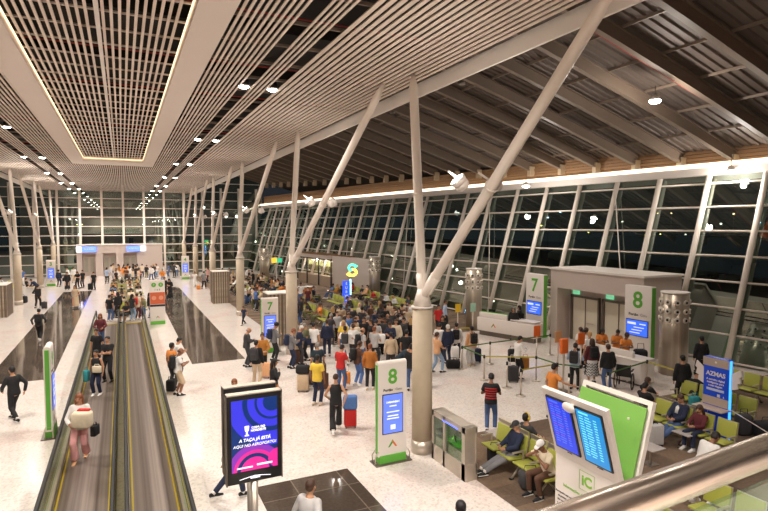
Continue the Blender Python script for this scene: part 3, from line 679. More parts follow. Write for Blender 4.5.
# blue charging totem with wings
x, y = 14.95, 9.52; t = thing('charging_totem', 'tall royal blue phone charging totem with white wings and a grey shelf', 'charging totem', (x, y, 0), math.radians(-90))
mBLU = M('totem_blue', S(16, 66, 190), .4, emit=.08)
mb = MB(); mb.box((0, 0, 1.17), (.70, .2, 2.3), mBLU, bevel=.01); mb.build('body', t)
mb = MB(); mb.box((0, -.101, 2.19), (.74, .012, .24), M('totem_grey', S(186, 168, 154), .5)); mb.box((0, -.101, 1.1), (.74, .012, .24), M('totem_grey', S(186, 168, 154), .5)); mb.build('grey_band', t)
mb = MB(); mb.box((.355, 0, 1.17), (.014, .10, 2.26), M('totem_edge_light', S(60, 150, 255), .4, emit=1.2)); mb.build('light_edge', t)
for s in (-1, 1):
    mb = MB(); mb.prism([(s*.38, 1.95), (s*.62, 2.12), (s*.66, 1.95), (s*.60, 1.9), (s*.64, 1.75), (s*.55, 1.72), (s*.57, 1.58), (s*.38, 1.5)], 1, -.02, .02, mWHT); mb.build('wing', t)
mb = MB(); mb.box((0, -.26, .94), (.86, .42, .04), M('totem_grey', S(186, 168, 154), .5), bevel=.01); mb.build('shelf', t)
mb = MB(); mb.box((0, -.02, .012), (.95, .5, .024), mSTEEL); mb.build('base_plate', t)
text('AZMAS', .17, mWHT, 'lettering', t, (0, -.104, 1.86), FACE_NY, bold=.006)
for k, s_ in enumerate(('A carteira digital', 'inteligente para', 'a sua viagem')): text(s_, .078, mWHT, 'lettering', t, (0, -.104, 1.70-.085*k), FACE_NY, bold=.002)
mb = MB(); mb.box((0, -.104, 1.42), (.5, .006, .07), M('pale_pill', S(200, 205, 225), .5), bevel=.002); mb.build('pill_panel', t)
mb = MB(); mb.box((.1, -.104, 1.28), (.08, .006, .08), mWHT); mb.prism([(.22, 1.25), (.26, 1.25), (.24, 1.3)], 1, -.108, -.104, mWHT); mb.build('store_badge', t)
mb = MB(); mb.tube((0, -.105, 2.2), (0, -.112, 2.2), .03, mWHT, n=12); mb.build('sensor', t)
mb = MB(); mb.path([(-.2, -.4, .93), (-.25, -.45, .75), (-.2, -.4, .6), (-.1, -.3, .72), (-.05, -.3, .92)], .008, mWHT, n=6); mb.build('cable', t)
mb = MB(); mb.path([(15.05, 9.25, .94), (15.3, 8.9, .7), (15.8, 8.3, .25), (16.3, 7.6, .05), (16.8, 6.8, .02)], .012, mWHT, n=6)
mb.build('charging_cable', label='long white cable running from the blue totem shelf down to the carpet', cat='cable')

# steel recycling bin
t = thing('recycling_bin', 'brushed steel recycling bin with two glass windows beside the nearest column', 'bin', (7.28, 11.17, 0))
mb = MB(); Lb, Db, Hb = 1.53, .34, 1.28
mb.box((0, 0, .2), (Db, Lb, .4), mSTEEL); mb.box((0, 0, Hb-.07), (Db, Lb, .14), mSTEEL)
for yy in (-Lb/2+.09, Lb/2-.05, .18): mb.box((0, yy, Hb/2), (Db, .14 if yy < 0 else .08, Hb), mSTEEL)
mb.box((.14, 0, .7), (.03, Lb, 1.1), mSTEEL); mb.build('steel_frame', t)
for yc, w_, col_ in ((-.27, .76, mGRN), (.47, .5, mBLK)):
    mb = MB(); mb.box((-.15, yc, .77), (.008, w_, .74), mGLASS2); mb.build('glass_window', t)
    mb = MB(); mb.box((0, yc, .5), (.2, w_-.06, .2), M('bin_waste', S(200, 176, 160), .9, noise=.4, nscale=14)); mb.box((0, yc, .72), (.2, w_-.06, .12), col_); mb.build('bin_contents', t)
mb = MB(); mb.box((-.175, -.1, Hb-.12), (.006, .7, .03), M('bin_blue_led', S(90, 110, 240), .4, emit=1.)); mb.build('blue_strip', t)
for s, m in ((-1, mBLK), (1, mGRN)):
    mb = MB(); mb.prism([(-.27, .98), (-.27+s*.12, .8), (-.27+s*.07, .8), (-.27, .88)], 0, -.16, -.156, m); mb.build('logo_stroke', t)

# steel air-jet drums
def drum(x, y, h, r, label):
    t = thing('air_jet_drum', label, 'ventilation drum', (x, y, 0), 0, 'steel ventilation drums')
    mb = MB(); mb.loft([(0,0,0), (0,0,h)], [r, r], m=grooved('drum_steel', S(156, 142, 124), S(216, 202, 184), 4, 0, .34, .6), n=40); mb.build('body', t)
    mb = MB(); mb.loft([(0,0,h), (0,0,h+.05)], [r*1.02, r*1.02], m=mWHT, n=40); mb.build('cap', t)
    for z in (h-.34, h-.7, h-1.05):
        for k in range(10):
            a = 2*PI*(k+.3)/10; d = Vector((math.cos(a), math.sin(a), 0)); c = d*r
            mb = MB(); mb.tube(c+Vector((0,0,z))-d*.03, c+d*.05+Vector((0,0,z)), .12, M('nozzle_rim', S(222, 212, 200), .4, metal=.2), n=16, r2=.10); mb.tube(c+d*.05+Vector((0,0,z)), c+d*.056+Vector((0,0,z)), .05, mBLK, n=12); mb.build('jet_nozzle', t)
x, y = G(675, 374); drum(x, y+.1, 3.3, .53, 'large steel drum with round air nozzles beside the gate 8 sign')
x, y = G(473.5, 329); drum(x, y, 3.5, .46, 'steel air drum with round nozzles between facade posts left of the desk')
x, y = G(374.5, 300); drum(x, y, 3.5, .46, 'steel air drum standing against the right end of the kiosk wall')
x, y = G(264.5, 283); drum(x, y, 3.6, .5, 'distant steel air drum behind the crowded seats')
# ribbed steel boxes
def ribbox(x, y, w, d, h, label, rz=0):
    t = thing('ribbed_cabinet', label, 'cabinet', (x, y, 0), rz, 'ribbed metal cabinets')
    mb = MB(); mb.box((0, 0, h/2), (w-.06, d-.06, h), M('cabinet_body', S(120, 104, 88), .5)); mb.build('body', t)
    mb = MB(); n = int(w/.17)
    for k in range(n+1):
        for s in (-1, 1): mb.box((-w/2+w*k/n, s*d/2, h/2), (.08, .05, h), grooved('rib_steel', S(170,150,128), S(205,190,170), 3, 2, .4, .5))
    n = int(d/.17)
    for k in range(n+1):
        for s in (-1, 1): mb.box((s*w/2, -d/2+d*k/n, h/2), (.05, .08, h), mBEAM)
    mb.build('ribs', t); mb = MB(); mb.box((0, 0, h+.03), (w+.06, d+.06, .06), mWHT); mb.build('top', t)
x, y = G(221, 303); ribbox(x, y+.4, 1.2, 1.2, 2.45, 'ribbed steel cabinet standing between the third and fourth columns')
x, y = G(301, 345); ribbox(7.15, 27.2, 1.35, 1.1, 2.6, 'ribbed cabinet just behind the mid-hall gate 7 pillar')
x, y = G(2, 318); ribbox(x-1.9, y+1.2, 4.3, 2.2, 2.1, 'bronze ribbed cabinet at the left border, with people sitting beyond it')

# check-in desks
def desk(loc, rz, parts, label):
    t = thing('gate_desk', label, 'desk', loc, rz, 'white boarding gate desks')
    for nm, c, s_, m in parts:
        mb = MB(); mb.box(c, s_, m, bevel=.02 if nm != 'plinth' else 0); mb.build(nm, t)
    return t
x, y = G(478, 334); x2, y2 = G(536, 344); a = math.atan2(y2-y, x2-x); Ld = math.hypot(x2-x, y2-y)
t = desk(((x+x2)/2+.3*math.cos(a+PI/2), (y+y2)/2+.3*math.sin(a+PI/2), 0), a, [('counter', (0, 0, .62), (Ld, .8, .72), mWHT), ('plinth', (0, .05, .13), (Ld-.2, .7, .26), mDSTEEL), ('raised_front', (-Ld*.22, -.3, 1.12), (Ld*.5, .12, .3), mWHT), ('green_top_panel', (-Ld*.22, -.22, 1.19), (Ld*.48, .03, .24), mGRN), ('counter_top', (Ld*.28, 0, 1.05), (Ld*.4, .7, .06), mWHT)], 'white gate 7 desk with green back panel in front of the glass')
for dx in (-1.2, .6):
    m2 = thing('monitor', 'small black monitor standing on the gate 7 desk, '+('left one' if dx < 0 else 'right one'), 'monitor', Vector((t.location.x, t.location.y, .98))+Vector((dx*math.cos(a), dx*math.sin(a), 0)), a, 'monitors on the gate 7 desk')
    mb = MB(); mb.box((0, .15, .28), (.42, .03, .28), mBLK); mb.build('screen', m2); mb = MB(); mb.box((0, .16, .07), (.05, .04, .14), mBLK); mb.box((0, .15, .01), (.2, .14, .02), mBLK); mb.build('stand', m2)
arrow_logo(t, .62, 1.2, -.40, Ld*-.2)
a = -PI/2+.10; Ld = 2.5
t = desk((17.6, 15.2, 0), a, [('counter', (0, 0, .5), (Ld, .85, .86), mWHT), ('plinth', (0, 0, .05), (Ld-.2, .75, .1), mDSTEEL), ('raised_back', (-.2, -.2, 1.06), (Ld-.5, .14, .3), mWHT), ('counter_top', (0, -.02, .95), (Ld+.06, .9, .05), mWHT)], 'long white gate 8 desk with staff in orange behind it')

# kiosk
t = thing('food_kiosk', 'grey-walled sandwich kiosk with dark framed shopfront and slatted top', 'kiosk', (18.35, 49.8, 0), math.radians(7.7)-0)
mb = MB(); mb.box((.25, -3.9, 1.55), (.5, 7.8, 3.1), M('kiosk_wall', S(206, 192, 182), .6), bevel=.02); mb.build('blank_wall', t)
mb = MB(); mb.box((1.9, 4.2, 1.55), (1.2, 8.2, 3.1), M('kiosk_inner_glow', S(170, 120, 70), .6, emit=.25)); mb.build('glowing_back_wall', t); lamp_light(t, (.6, 2.2, 2.6), 60, .15); lamp_light(t, (.6, 6.2, 2.6), 60, .15)  # back wall emits a little, standing in for warm interior light
mb = MB(); mb.box((1.0, 4.2, 2.93), (2.3, 8.3, .36), M('kiosk_wall', S(206, 192, 182), .6)); mb.build('fascia', t)
mb = MB()
for yy in (.1, 2.8, 5.5, 8.2): mb.box((-.08, yy, 1.4), (.1, .1, 2.8), mBLK)
mb.box((-.08, 4.1, 2.72), (.12, 8.2, .14), mBLK); mb.build('shopfront_frame', t)
mb = MB(); 
for k in range(24): mb.box((.9 if k > 7 else .3, -3.3+.5*k, 3.16), (2.4 if k > 7 else .6, .12, .1), mBRN)
mb.build('slatted_top', t)
mb = MB(); mb.box((.4, 4.2, .5), (.7, 7.6, 1.0), M('kiosk_counter', S(160, 140, 120), .5)); mb.build('service_counter', t)
for k in range(4):
    mb = MB(); mb.box((1.27, 1.4+1.9*k, 2.1), (.05, 1.5, .6), M('menu_board', S(250, 214, 150), .5, emit=1.4)); mb.build('menu_board', t)
x, y = G(308, 302); mb = MB(); mb.box((0, 0, .6), (.85, .6, 1.2), M('counter_orange', S(200, 118, 50), .5), bevel=.02); t = thing('orange_counter', 'orange lectern-like counter in front of the kiosk opening', 'counter', (x, y, 0)); mb.build('body', t)
mb = MB(); mb.box((0, 0, 1.22), (.95, .7, .05), mWHT); mb.build('top', t)
x, y = G(347, 308); t = thing('kiosk_totem_sign', 'glowing blue vertical neon totem topped by a yellow and green arrowed S', 'sign', (x, y, 0))
mb = MB(); mb.box((-.05, 0, 1.0), (.55, .18, 2.0), M('neon_blue_panel', S(40, 70, 200), .4, emit=.9), bevel=.02); mb.build('panel', t)
mb = MB(); mb.box((.25, -.05, 1.05), (.07, .1, 2.1), M('neon_cyan', S(120, 200, 255), .4, emit=5)); mb.build('neon_edge', t)
for k, ch in enumerate('KIOSK' if 0 else 'SUBWAY'): text(ch, .26, mSCRL, 'letter', t, (-.08, -.1, 1.8-.3*k), FACE_NY)
mS1 = M('neon_yellow', S(250, 210, 60), .4, emit=3); mS2 = M('neon_green', S(60, 210, 150), .4, emit=2.4)
mb = MB(); mb.path([(.42+.28*math.cos(a), 0, 2.95+.22*math.sin(a)) for a in [math.radians(q) for q in range(20, 250, 20)]]+[(.42, 0, 2.82)], .075, mS2); mb.prism([(.62, 3.2), (.62, 2.92), (.86, 3.06)], 1, -.05, .05, mS2); mb.build('green_stroke', t)
mb = MB(); mb.path([(.42, 0, 2.82)]+[(.45+.3*math.cos(a), 0, 2.60+.22*math.sin(a)) for a in [math.radians(q) for q in range(80, -170, -20)]], .085, mS1); mb.prism([(.22, 2.3), (.22, 2.66), (-.04, 2.46)], 1, -.05, .05, mS1); mb.build('yellow_stroke', t)
# small lit yellow and green sign far in the seating
x, y = G(277, 290); t = thing('hanging_shop_sign', 'small lit yellow and green shop sign above the distant seated crowd', 'sign', (x, y, 0))
mb = MB(); mb.box((-.25, 0, 2.8), (.5, .1, .5), M('shop_yellow', S(240, 200, 70), .4, emit=.5)); mb.build('yellow_half', t)
mb = MB(); mb.box((.25, 0, 2.78), (.5, .1, .42), M('shop_green', S(70, 200, 150), .4, emit=.4)); mb.build('green_half', t)
mb = MB(); mb.box((0, .05, 1.3), (.1, .08, 2.6), mWHT); mb.build('post', t)

# ------------------------------------------------------------ benches
def bench(n):
    t = thing('bench_seat', None, None); W = .62
    mb = MB(); mb.box((0, 0, .33), (n*W, .08, .07), mDSTEEL); mb.build('beam', t)
    k0 = -(n-1)/2
    for s in ([-1, 1] if n < 4 else [-1, 0, 1]):
        x = s*(n*W/2-.32); mb = MB(); mb.tube((x, 0, .3), (x, .28, .02), .025, mSTEEL); mb.tube((x, 0, .3), (x, -.25, .02), .025, mSTEEL); mb.box((x, .28, .015), (.07, .1, .03), mBLK); mb.box((x, -.25, .015), (.07, .1, .03), mBLK); mb.build('leg', t)
    for k in range(n):
        x = (k0+k)*W; mb = MB(); mb.box((x, .06, .43), (.52, .48, .05), mLIME, rot=(.06, 0, 0), bevel=.015); mb.build('seat', t)
        mb = MB(); mb.box((x, -.22, .70), (.52, .05, .44), mLIME, rot=(.16, 0, 0), bevel=.015); b_ = mb.build('backrest', t)
        mb = MB(); mb.box((x, -.245, .70), (.54, .015, .46), mSTEEL, rot=(.16, 0, 0)); mb.build('back_shell', b_)
    for k in range(n+1):
        x = (k0+k-.5)*W; mb = MB(); mb.box((x, .08, .62), (.045, .36, .03), mSTEEL); mb.box((x, -.07, .48), (.03, .04, .28), mSTEEL); mb.build('armrest', t)
    return t
_b = {}
def put_bench(n, x, y, rz, label, group='lime green airport benches'):
    if n not in _b: _b[n] = bench(n); o = _b[n]
    else: o = copy_tree(_b[n])
    return place(o, (x, y, 0), math.radians(rz), label, group, 'bench')

BX = 8.47
put_bench(4, BX, 10.07, 90, 'lime bench beside the recycling bin, two men seated on it')
put_bench(4, BX, 7.3, 90, 'lime bench hidden behind the white flight totem')
put_bench(4, 9.2, 10.3, -90, 'lime bench back to back with the one beside the bin, man with headphones on it')
put_bench(4, 13.95, 9.67, 90, 'lime bench with the man in a dark suit, right of the flight totem')
put_bench(3, 14.68, 10.6, -90, 'lime bench behind the suited man, facing the glass')
put_bench(4, 16.4, 10.6, 90, 'lime bench behind the blue charging totem, man in black tee on it')
put_bench(4, 19.25, 10.9, 90, 'empty lime bench along the glass, upper right of the blue totem')
put_bench(4, 19.4, 8.2, 90, 'empty lime bench along the glass at the right border')
put_bench(4, 10.3, 5.7, 90, 'lime bench seen through the glass balustrade at the lower right')
FB = []
for i, (x, ys_) in enumerate(((10.8, (28.3, 31.2, 34.2)), (11.6, (28.3, 31.2, 34.2)), (14.0, (28.6, 31.5, 34.4, 37.3)), (14.8, (28.6, 31.5, 34.4)), (17.4, (31.5, 34.4, 38.6, 41.4)))):
    for j, y in enumerate(ys_):
        rz = 90 if i in (0, 2, 4) else -90
        put_bench(4, x, y, rz, 'lime bench behind the queue, %s row from the columns, %s from the front' % (('first', 'second', 'third', 'fourth', 'last')[i], ('first', 'second', 'third', 'fourth')[j]), 'benches in the gate 7 seating')
        FB.append((x, y, rz))
CB = []
for i, x in enumerate((9.3, 10.1, 12.6, 13.4, 15.6)):
    for j, y in enumerate((41.5, 44.5, 47.5, 51, 54.5)):
        if x > 13 and y > 43: continue
        rz = 90 if i in (0, 2, 4) else -90
        put_bench(4, x, y, rz, 'distant bench in the far crowded seating, lane %s from the columns, %s along it' % (('one','two','three','four','five')[i], ('first','second','third','fourth','fifth')[j]), 'benches in the far crowded seating')
        CB.append((x, y, rz))
MBn = []
for j in range(15):
    y = 40.0+1.22*j+(.1 if j % 2 else 0)
    for k, x in enumerate((.2,)):
        rz = 180 if j % 2 == 0 else 0
        put_bench(3 if 0 else 4, x-.1*k, y, rz, 'bench in the central seating island past the walkways, %s row from the front' % ('first','second','third','fourth','fifth','sixth','seventh','eighth','ninth','tenth','eleventh','twelfth','thirteenth','fourteenth','last')[j], 'benches in the central seating island')
        MBn.append((x-.1*k, y, rz))
for k, y in enumerate((56, 60)):
    put_bench(4, -9.3, y, -90, 'bench beside the left columns, %s one' % ('nearer', 'farther')[k], 'benches beside the left columns')
# grey tray tables
def tray(x, y, label):
    t = thing('side_table', label, 'table', (x, y, 0), 0, 'grey side tables by the benches')
    mb = MB(); mb.box((0, 0, .44), (.5, .5, .03), M('table_grey', S(170, 160, 156), .5), bevel=.01); mb.build('top', t)
    mb = MB(); mb.tube((0,0,.02), (0,0,.43), .03, mSTEEL); mb.box((0,0,.01), (.3,.3,.02), mDSTEEL); mb.build('pedestal', t)
tray(9.0, 11.65, 'grey side table at the end of the bench next to the recycling bin')
tray(*G(686, 434, .4), 'grey side table in front of the suited man')
tray(*G(651, 447, .44), 'grey side table right of the flight totem, nearest of the three')

# ------------------------------------------------------------ queue barriers
def stanchion(px, py, label, sign=None):
    x, y = G(px, py); t = thing('queue_barrier_post', label, 'barrier post', (x, y, 0), 0, 'steel queue barrier posts')
    mb = MB(); mb.loft([(0,0,0), (0,0,.02), (0,0,.045)], [.17, .17, .06], m=mSTEEL, n=20); mb.build('base', t)
    mb = MB(); mb.loft([(0,0,.04), (0,0,.98 if not sign else 1.75)], [.03, .03], m=mSTEEL, n=10); mb.build('post', t)
    mb = MB(); mb.loft([(0,0,.86), (0,0,.99)], [.042, .042], m=mBLK, n=10); mb.build('belt_head', t)
    if sign:
        mb = MB(); mb.box((0, -.02, 1.95), (.32, .03, .42), sign, bevel=.008); mb.build('sign_plate', t)
    return Vector((x, y, .93))
mOR = M('sign_orange', S(232, 110, 40), .5); mYL = M('sign_yellow', S(236, 196, 40), .5); mGP = M('sign_green_white', S(170, 214, 190), .5); mTN = M('sign_tan', S(206, 160, 110), .5)
P = {}
for k, px, py, lab, sg in (('a', 462, 369, 'barrier post behind the traveller with the white bag', None), ('b', 490, 364, 'barrier post right of the navy suitcase', None), ('c', 484, 380, 'barrier post left of the officer in a white shirt, nearer the camera', None),
        ('d', 506.8, 388, 'barrier post next to the dark suitcase of the white-shirted man', None), ('e', 520.6, 396, 'barrier post left of the man in the orange tee', None), ('f', 536, 381, 'tall barrier post with a small orange plate, in mid-lane', mOR),
        ('g', 557, 389, 'tall barrier post with a tan plate behind the man in orange', mTN), ('h', 550, 355, 'barrier post at the far side near the desk', None), ('i', 568.6, 402, 'barrier post just behind the flight totem', None), ('j', 457.5, 347, 'tall barrier post with a yellow plate near the column', mYL),
        ('k', 472.5, 346, 'tall barrier post with a green and white plate by the steel drum', mGP), ('l', 580, 392, 'tall barrier post with an orange plate beside the patterned skirt', mOR), ('m', 646.5, 386, 'barrier post in front of the gate 8 desk', None), ('n', 679, 398, 'barrier post behind the seated people at right', None),
        ('o', 607.5, 400, 'barrier post between the totem and the man in black jacket', None)):
    P[k] = stanchion(px, py, lab, sg)
mBELT = M('belt_green', S(80, 120, 60), .7); mBELT2 = M('belt_yellow', S(190, 178, 70), .7)
def belt(a, b, lab, m=mBELT):
    p, q = P[a], P[b]; mb = MB(); d = (q-p).normalized(); p = p+d*.045; q = q-d*.045
    mb.add([p+Vector((0,0,.025)), q+Vector((0,0,.025)), q-Vector((0,0,.025)), p-Vector((0,0,.025))]+[v+Vector((-d.y,d.x,0))*.004 for v in (p+Vector((0,0,.025)), q+Vector((0,0,.025)), q-Vector((0,0,.025)), p-Vector((0,0,.025)))],
           [(0,1,2,3), (7,6,5,4), (0,4,5,1), (3,2,6,7), (0,3,7,4), (1,5,6,2)], m)
    mb.build('barrier_belt', label=lab, cat='belt', group='queue barrier belts')
for a, b, lab, m in (('a', 'b', 'green belt passing behind the peach-topped traveller', mBELT), ('a', 'c', 'green belt along the queue by the column', mBELT), ('c', 'f', 'yellow-green belt between two posts left of the officer', mBELT2), ('b', 'h', 'green belt running towards the gate 7 desk', mBELT),
                     ('e', 'g', 'yellow belt behind the man in the orange tee', mBELT2), ('f', 'g', 'dark green belt slanting between the two tall plated posts', mBELT), ('g', 'l', 'belt under the outstretched arm of the man in orange', mBELT), ('j', 'k', 'yellow-green belt between the yellow and green plates', mBELT2),
                     ('o', 'm', 'green belt in front of the wheelchair', mBELT), ('m', 'n', 'green belt between the gate 8 desk and the seats', mBELT2)):
    belt(a, b, lab, m)

# baggage sizer, wheelchair
x, y = G(563, 392); t = thing('baggage_sizer', 'orange cabin bag sizer box by the queue posts', 'baggage sizer', (x, y, 0))
mb = MB(); mb.box((0,0,1.68), (.34, .16, .55), mOR, bevel=.05); mb.build('orange_box', t); mb = MB(); mb.box((0,0,.7), (.05,.05,1.4), mSTEEL); mb.box((0,0,.02), (.5,.4,.04), mDSTEEL); mb.build('stand', t)
x, y = G(624, 388); t = thing('wheelchair', 'empty black wheelchair in front of the gate 8 desk', 'wheelchair', (x, y, 0), math.radians(-60))
for s in (-1, 1):
    mb = MB(); mb.loft([(s*.29, -.05+.29*math.cos(a), .30+.29*math.sin(a)) for a in [2*PI*k/20 for k in range(21)]], .02, m=mRUB, n=6, side=(1,0,0), ends=False)
    for k in range(6): mb.tube((s*.29, -.05, .3), (s*.29, -.05+.28*math.cos(k*PI/3), .3+.28*math.sin(k*PI/3)), .006, mSTEEL, n=5)
    mb.build('rear_wheel', t)
    mb = MB(); mb.loft([(s*.25, .42+.09*math.cos(a), .1+.09*math.sin(a)) for a in [2*PI*k/12 for k in range(13)]], .018, m=mRUB, n=6, ends=False); mb.build('front_wheel', t)
    mb = MB(); mb.path([(s*.25, -.3, .95), (s*.25, -.2, .9), (s*.25, -.18, .45), (s*.25, .35, .45), (s*.25, .5, .15)], .014, mBLK); mb.box((s*.26, .1, .68), (.05, .35, .04), mBLK); mb.tube((s*.25, -.15, .66), (s*.25, -.15, .45), .012, mBLK); mb.build('side_frame', t)
    mb = MB(); mb.box((s*.12, .55, .12), (.16, .14, .02), mBLK); mb.build('footrest', t)
mb = MB(); mb.box((0, .1, .47), (.46, .44, .05), mBLK, bevel=.015); mb.build('seat', t)
mb = MB(); mb.box((0, -.17, .70), (.46, .04, .42), mBLK, rot=(.12,0,0), bevel=.01); mb.build('backrest', t)

# ------------------------------------------------------------ mezzanine balustrade (nearest object)
t = thing('balustrade', 'brushed steel handrail with glass panels crossing the lower right corner', 'railing', (0, .80, 4.4), math.atan2(.03, .56))
mb = MB(); mb.loft([(-3.5, 0, .97), (4.2, 0, .97)], [.042, .042], [.042, .042], m=M('rail_steel', S(206, 188, 172), .26, metal=1., noise=.05, nscale=3), n=24); mb.build('handrail', t)
for k in range(-4, 4):
    mb = MB(); mb.box((.66+1.0*k-.2, 0, .44), (.96, .014, .88), mGLASS2); mb.build('glass_panel', t)
    mb = MB(); mb.box((.96+1.0*k, 0, .48), (.03, .03, .98), M('post_green', S(30, 70, 60), .4)); mb.build('post', t)

# ------------------------------------------------------------ outside the glass
mb = MB(); mb.add([(-120, -20, -.4), (160, -20, -.4), (160, 220, -.4), (-120, 220, -.4)], [(0,1,2,3)], M('apron', S(40, 40, 38), .5, noise=.2, nscale=.1)); mb.build('ground', kind='structure')
t = thing('airliner', 'white airliner with an orange tail fin parked outside the right glass', 'aircraft', (62, 44, 0), math.radians(75))
mW = M('aircraft_white', S(200, 196, 190), .4); mT = M('tail_orange', S(226, 84, 30), .5, emit=.12)
mb = MB(); mb.loft([(0, -17, 3.6), (0, -14, 3.3), (0, -8, 3), (0, 10, 3), (0, 15, 2.9), (0, 18, 2.6)], [.3, 1.1, 1.9, 1.9, 1.5, .3], m=mW, n=20); mb.build('fuselage', t)
mb = MB(); mb.prism([(-10.5, 4.6), (-13.5, 9.6), (-16.3, 9.8), (-15.6, 4.4)], 0, -.15, .15, mT); mb.build('tail_fin', t)
for s in (-1, 1):
    mb = MB(); mb.prism([(s*1.2, 2), (s*1.2, -3.5), (s*15, -6.5), (s*15, -5)], 2, 2.3, 2.55, mW); mb.build('wing', t)
    mb = MB(); mb.prism([(s*.5, -13), (s*.5, -16), (s*5.5, -17), (s*5.5, -16)], 2, 4.2, 4.35, mW); mb.build('tailplane', t)
    mb = MB(); mb.tube((s*5, 2.2, 1.5), (s*5, -1, 1.5), .95, mW, n=18); mb.build('engine', t)
    mb = MB(); mb.tube((s*2.2, -2, .2), (s*2.2, -2, 2.4), .15, mDSTEEL); mb.tube((s*2.5, -2, .1), (s*1.9, -2, .1), .5, mBLK, n=14); mb.build('landing_gear', t)
mb = MB(); mb.tube((0, 13, .2), (0, 13, 2.2), .12, mDSTEEL); mb.tube((.3, 13, .0), (-.3, 13, .0), .4, mBLK, n=12); mb.build('landing_gear', t)
rnd = random.Random(3)
words = ['red','yellow','orange','blue','pale']
for k in range(22):
    if k < 15: px, py, z = 470+rnd.random()*300, 212+rnd.random()*26, 2+rnd.random()*3; dist = 70+rnd.random()*60
    else: px, py, z = 20+rnd.random()*200, 224+rnd.random()*14, 3+rnd.random()*3; dist = 100+rnd.random()*60
    d = (RGT*((px-384)/F)+UPV*((255.5-py)/F)+FWD)*dist; ht = H+d.z
    if ht < 1: ht = 1.5
    c = [(1,.75,.2),(1,.6,.3),(.5,.7,1),(1,.9,.7)][k % 4]
    t = thing('apron_light', 'small %s light glowing outside in the night, %s' % (('yellow','orange','blue','pale')[k % 4], 'beyond the right glass' if k < 15 else 'beyond the end glass'), 'outdoor light', (d.x, d.y, 0), 0, ('yellow','orange','blue','pale')[k % 4]+' night lights '+('right' if k < 15 else 'at the end'))
    mb = MB(); mb.tube((0,0,-.4), (0,0,ht), .06, mBLK, n=6); mb.build('mast', t)
    mb = MB(); mb.ell((0,0,ht+.1), (.16,.16,.1), M('night_lamp_%d' % (k % 4), c, .5, emit=6)); mb.build('lamp', t)
# ============================================================ PEOPLE
def remesh(mb, voxel, name, it=3):
    me = mb.mesh('tmp'); o = bpy.data.objects.new('tmp', me); COL.objects.link(o)
    r = o.modifiers.new('r', 'REMESH'); r.mode = 'VOXEL'; r.voxel_size = voxel; r.use_smooth_shade = True
    s = o.modifiers.new('s', 'SMOOTH'); s.factor = .5; s.iterations = it
    dg = bpy.context.evaluated_depsgraph_get(); out = bpy.data.meshes.new_from_object(o.evaluated_get(dg)); out.name = name
    bpy.data.objects.remove(o); bpy.data.meshes.remove(me); out.materials.clear()
    return out
def ik(a, b, l1, l2, pole):
    a, b = Vector(a), Vector(b); d = b-a; D = min(d.length, (l1+l2)*.999)
    if d.length > (l1+l2)*.999: b = a+d.normalized()*D; d = b-a
    x = (l1*l1-l2*l2+D*D)/(2*D); h = math.sqrt(max(0, l1*l1-x*x)); n = d.normalized(); p = Vector(pole); p = p-n*p.dot(n); p.normalize()
    return a+n*x+p*h, b
# pose: pelvis height, torso lean, wrists (right, left), ankles (right, left), head nod, elbow pole, sitting
POSES = {
 'stand':   dict(pz=.93, lean=0, w=((.25,.05,.84), (-.25,.05,.84)), a=((.11,.02,.09), (-.11,-.02,.09)), nod=5),
 'phone':   dict(pz=.93, lean=3, w=((.09,.30,1.16), (-.10,.27,1.12)), a=((.12,.03,.09), (-.10,-.05,.09)), nod=28),
 'strap':   dict(pz=.93, lean=0, w=((.15,.16,1.30), (-.25,.03,.85)), a=((.13,.0,.09), (-.10,.05,.09)), nod=5),
 'cross':   dict(pz=.93, lean=-2, w=((-.06,.24,1.15), (.06,.26,1.12)), a=((.13,.0,.09), (-.13,.0,.09)), nod=2),
 'walk':    dict(pz=.91, lean=5, w=((.23,-.16,.90), (-.23,.22,.95)), a=((.08,.30,.10), (-.08,-.30,.15)), nod=5),
 'walk2':   dict(pz=.91, lean=4, w=((.24,.18,.92), (-.23,-.16,.90)), a=((.08,-.28,.15), (-.08,.30,.10)), nod=12),
 'pull':    dict(pz=.92, lean=3, w=((.30,-.26,.86), (-.20,.22,1.05)), a=((.09,.20,.09), (-.09,-.20,.11)), nod=8),
 'bend':    dict(pz=.90, lean=48, w=((.16,.52,.82), (-.14,.55,.86)), a=((.13,.06,.09), (-.13,-.04,.09)), nod=20),
 'hold':    dict(pz=.91, lean=-2, w=((.15,.30,1.02), (-.15,.30,1.02)), a=((.08,.20,.10), (-.08,-.22,.13)), nod=10),
 'reach':   dict(pz=.93, lean=3, w=((.55,.28,1.16), (-.24,.05,.86)), a=((.13,.0,.09), (-.13,.0,.09)), nod=8),
 'sit':     dict(pz=.53, lean=-8, w=((.09,.34,.72), (-.09,.34,.72)), a=((.13,.46,.09), (-.13,.44,.09)), nod=25),
 'sitback': dict(pz=.52, lean=-14, w=((.16,.28,.62), (-.16,.28,.62)), a=((.15,.62,.09), (-.13,.50,.09)), nod=8),
 'sitfwd':  dict(pz=.53, lean=28, w=((.08,.42,.66), (-.08,.42,.66)), a=((.15,.36,.09), (-.15,.40,.09)), nod=20),
 'stretch': dict(pz=.50, lean=-16, w=((.08,.30,.66), (-.10,.28,.64)), a=((.14,.86,.10), (-.02,.80,.12)), nod=30),
 'stoop':   dict(pz=.92, lean=30, w=((.14,.46,.95), (-.14,.44,.95)), a=((.13,.10,.09), (-.13,-.08,.09)), nod=30),
 'chin':    dict(pz=.53, lean=16, w=((.06,.34,1.0), (-.08,.36,.92)), a=((.15,.40,.09), (-.15,.36,.09)), nod=22),
}
class Pose: pass
_pose = {}
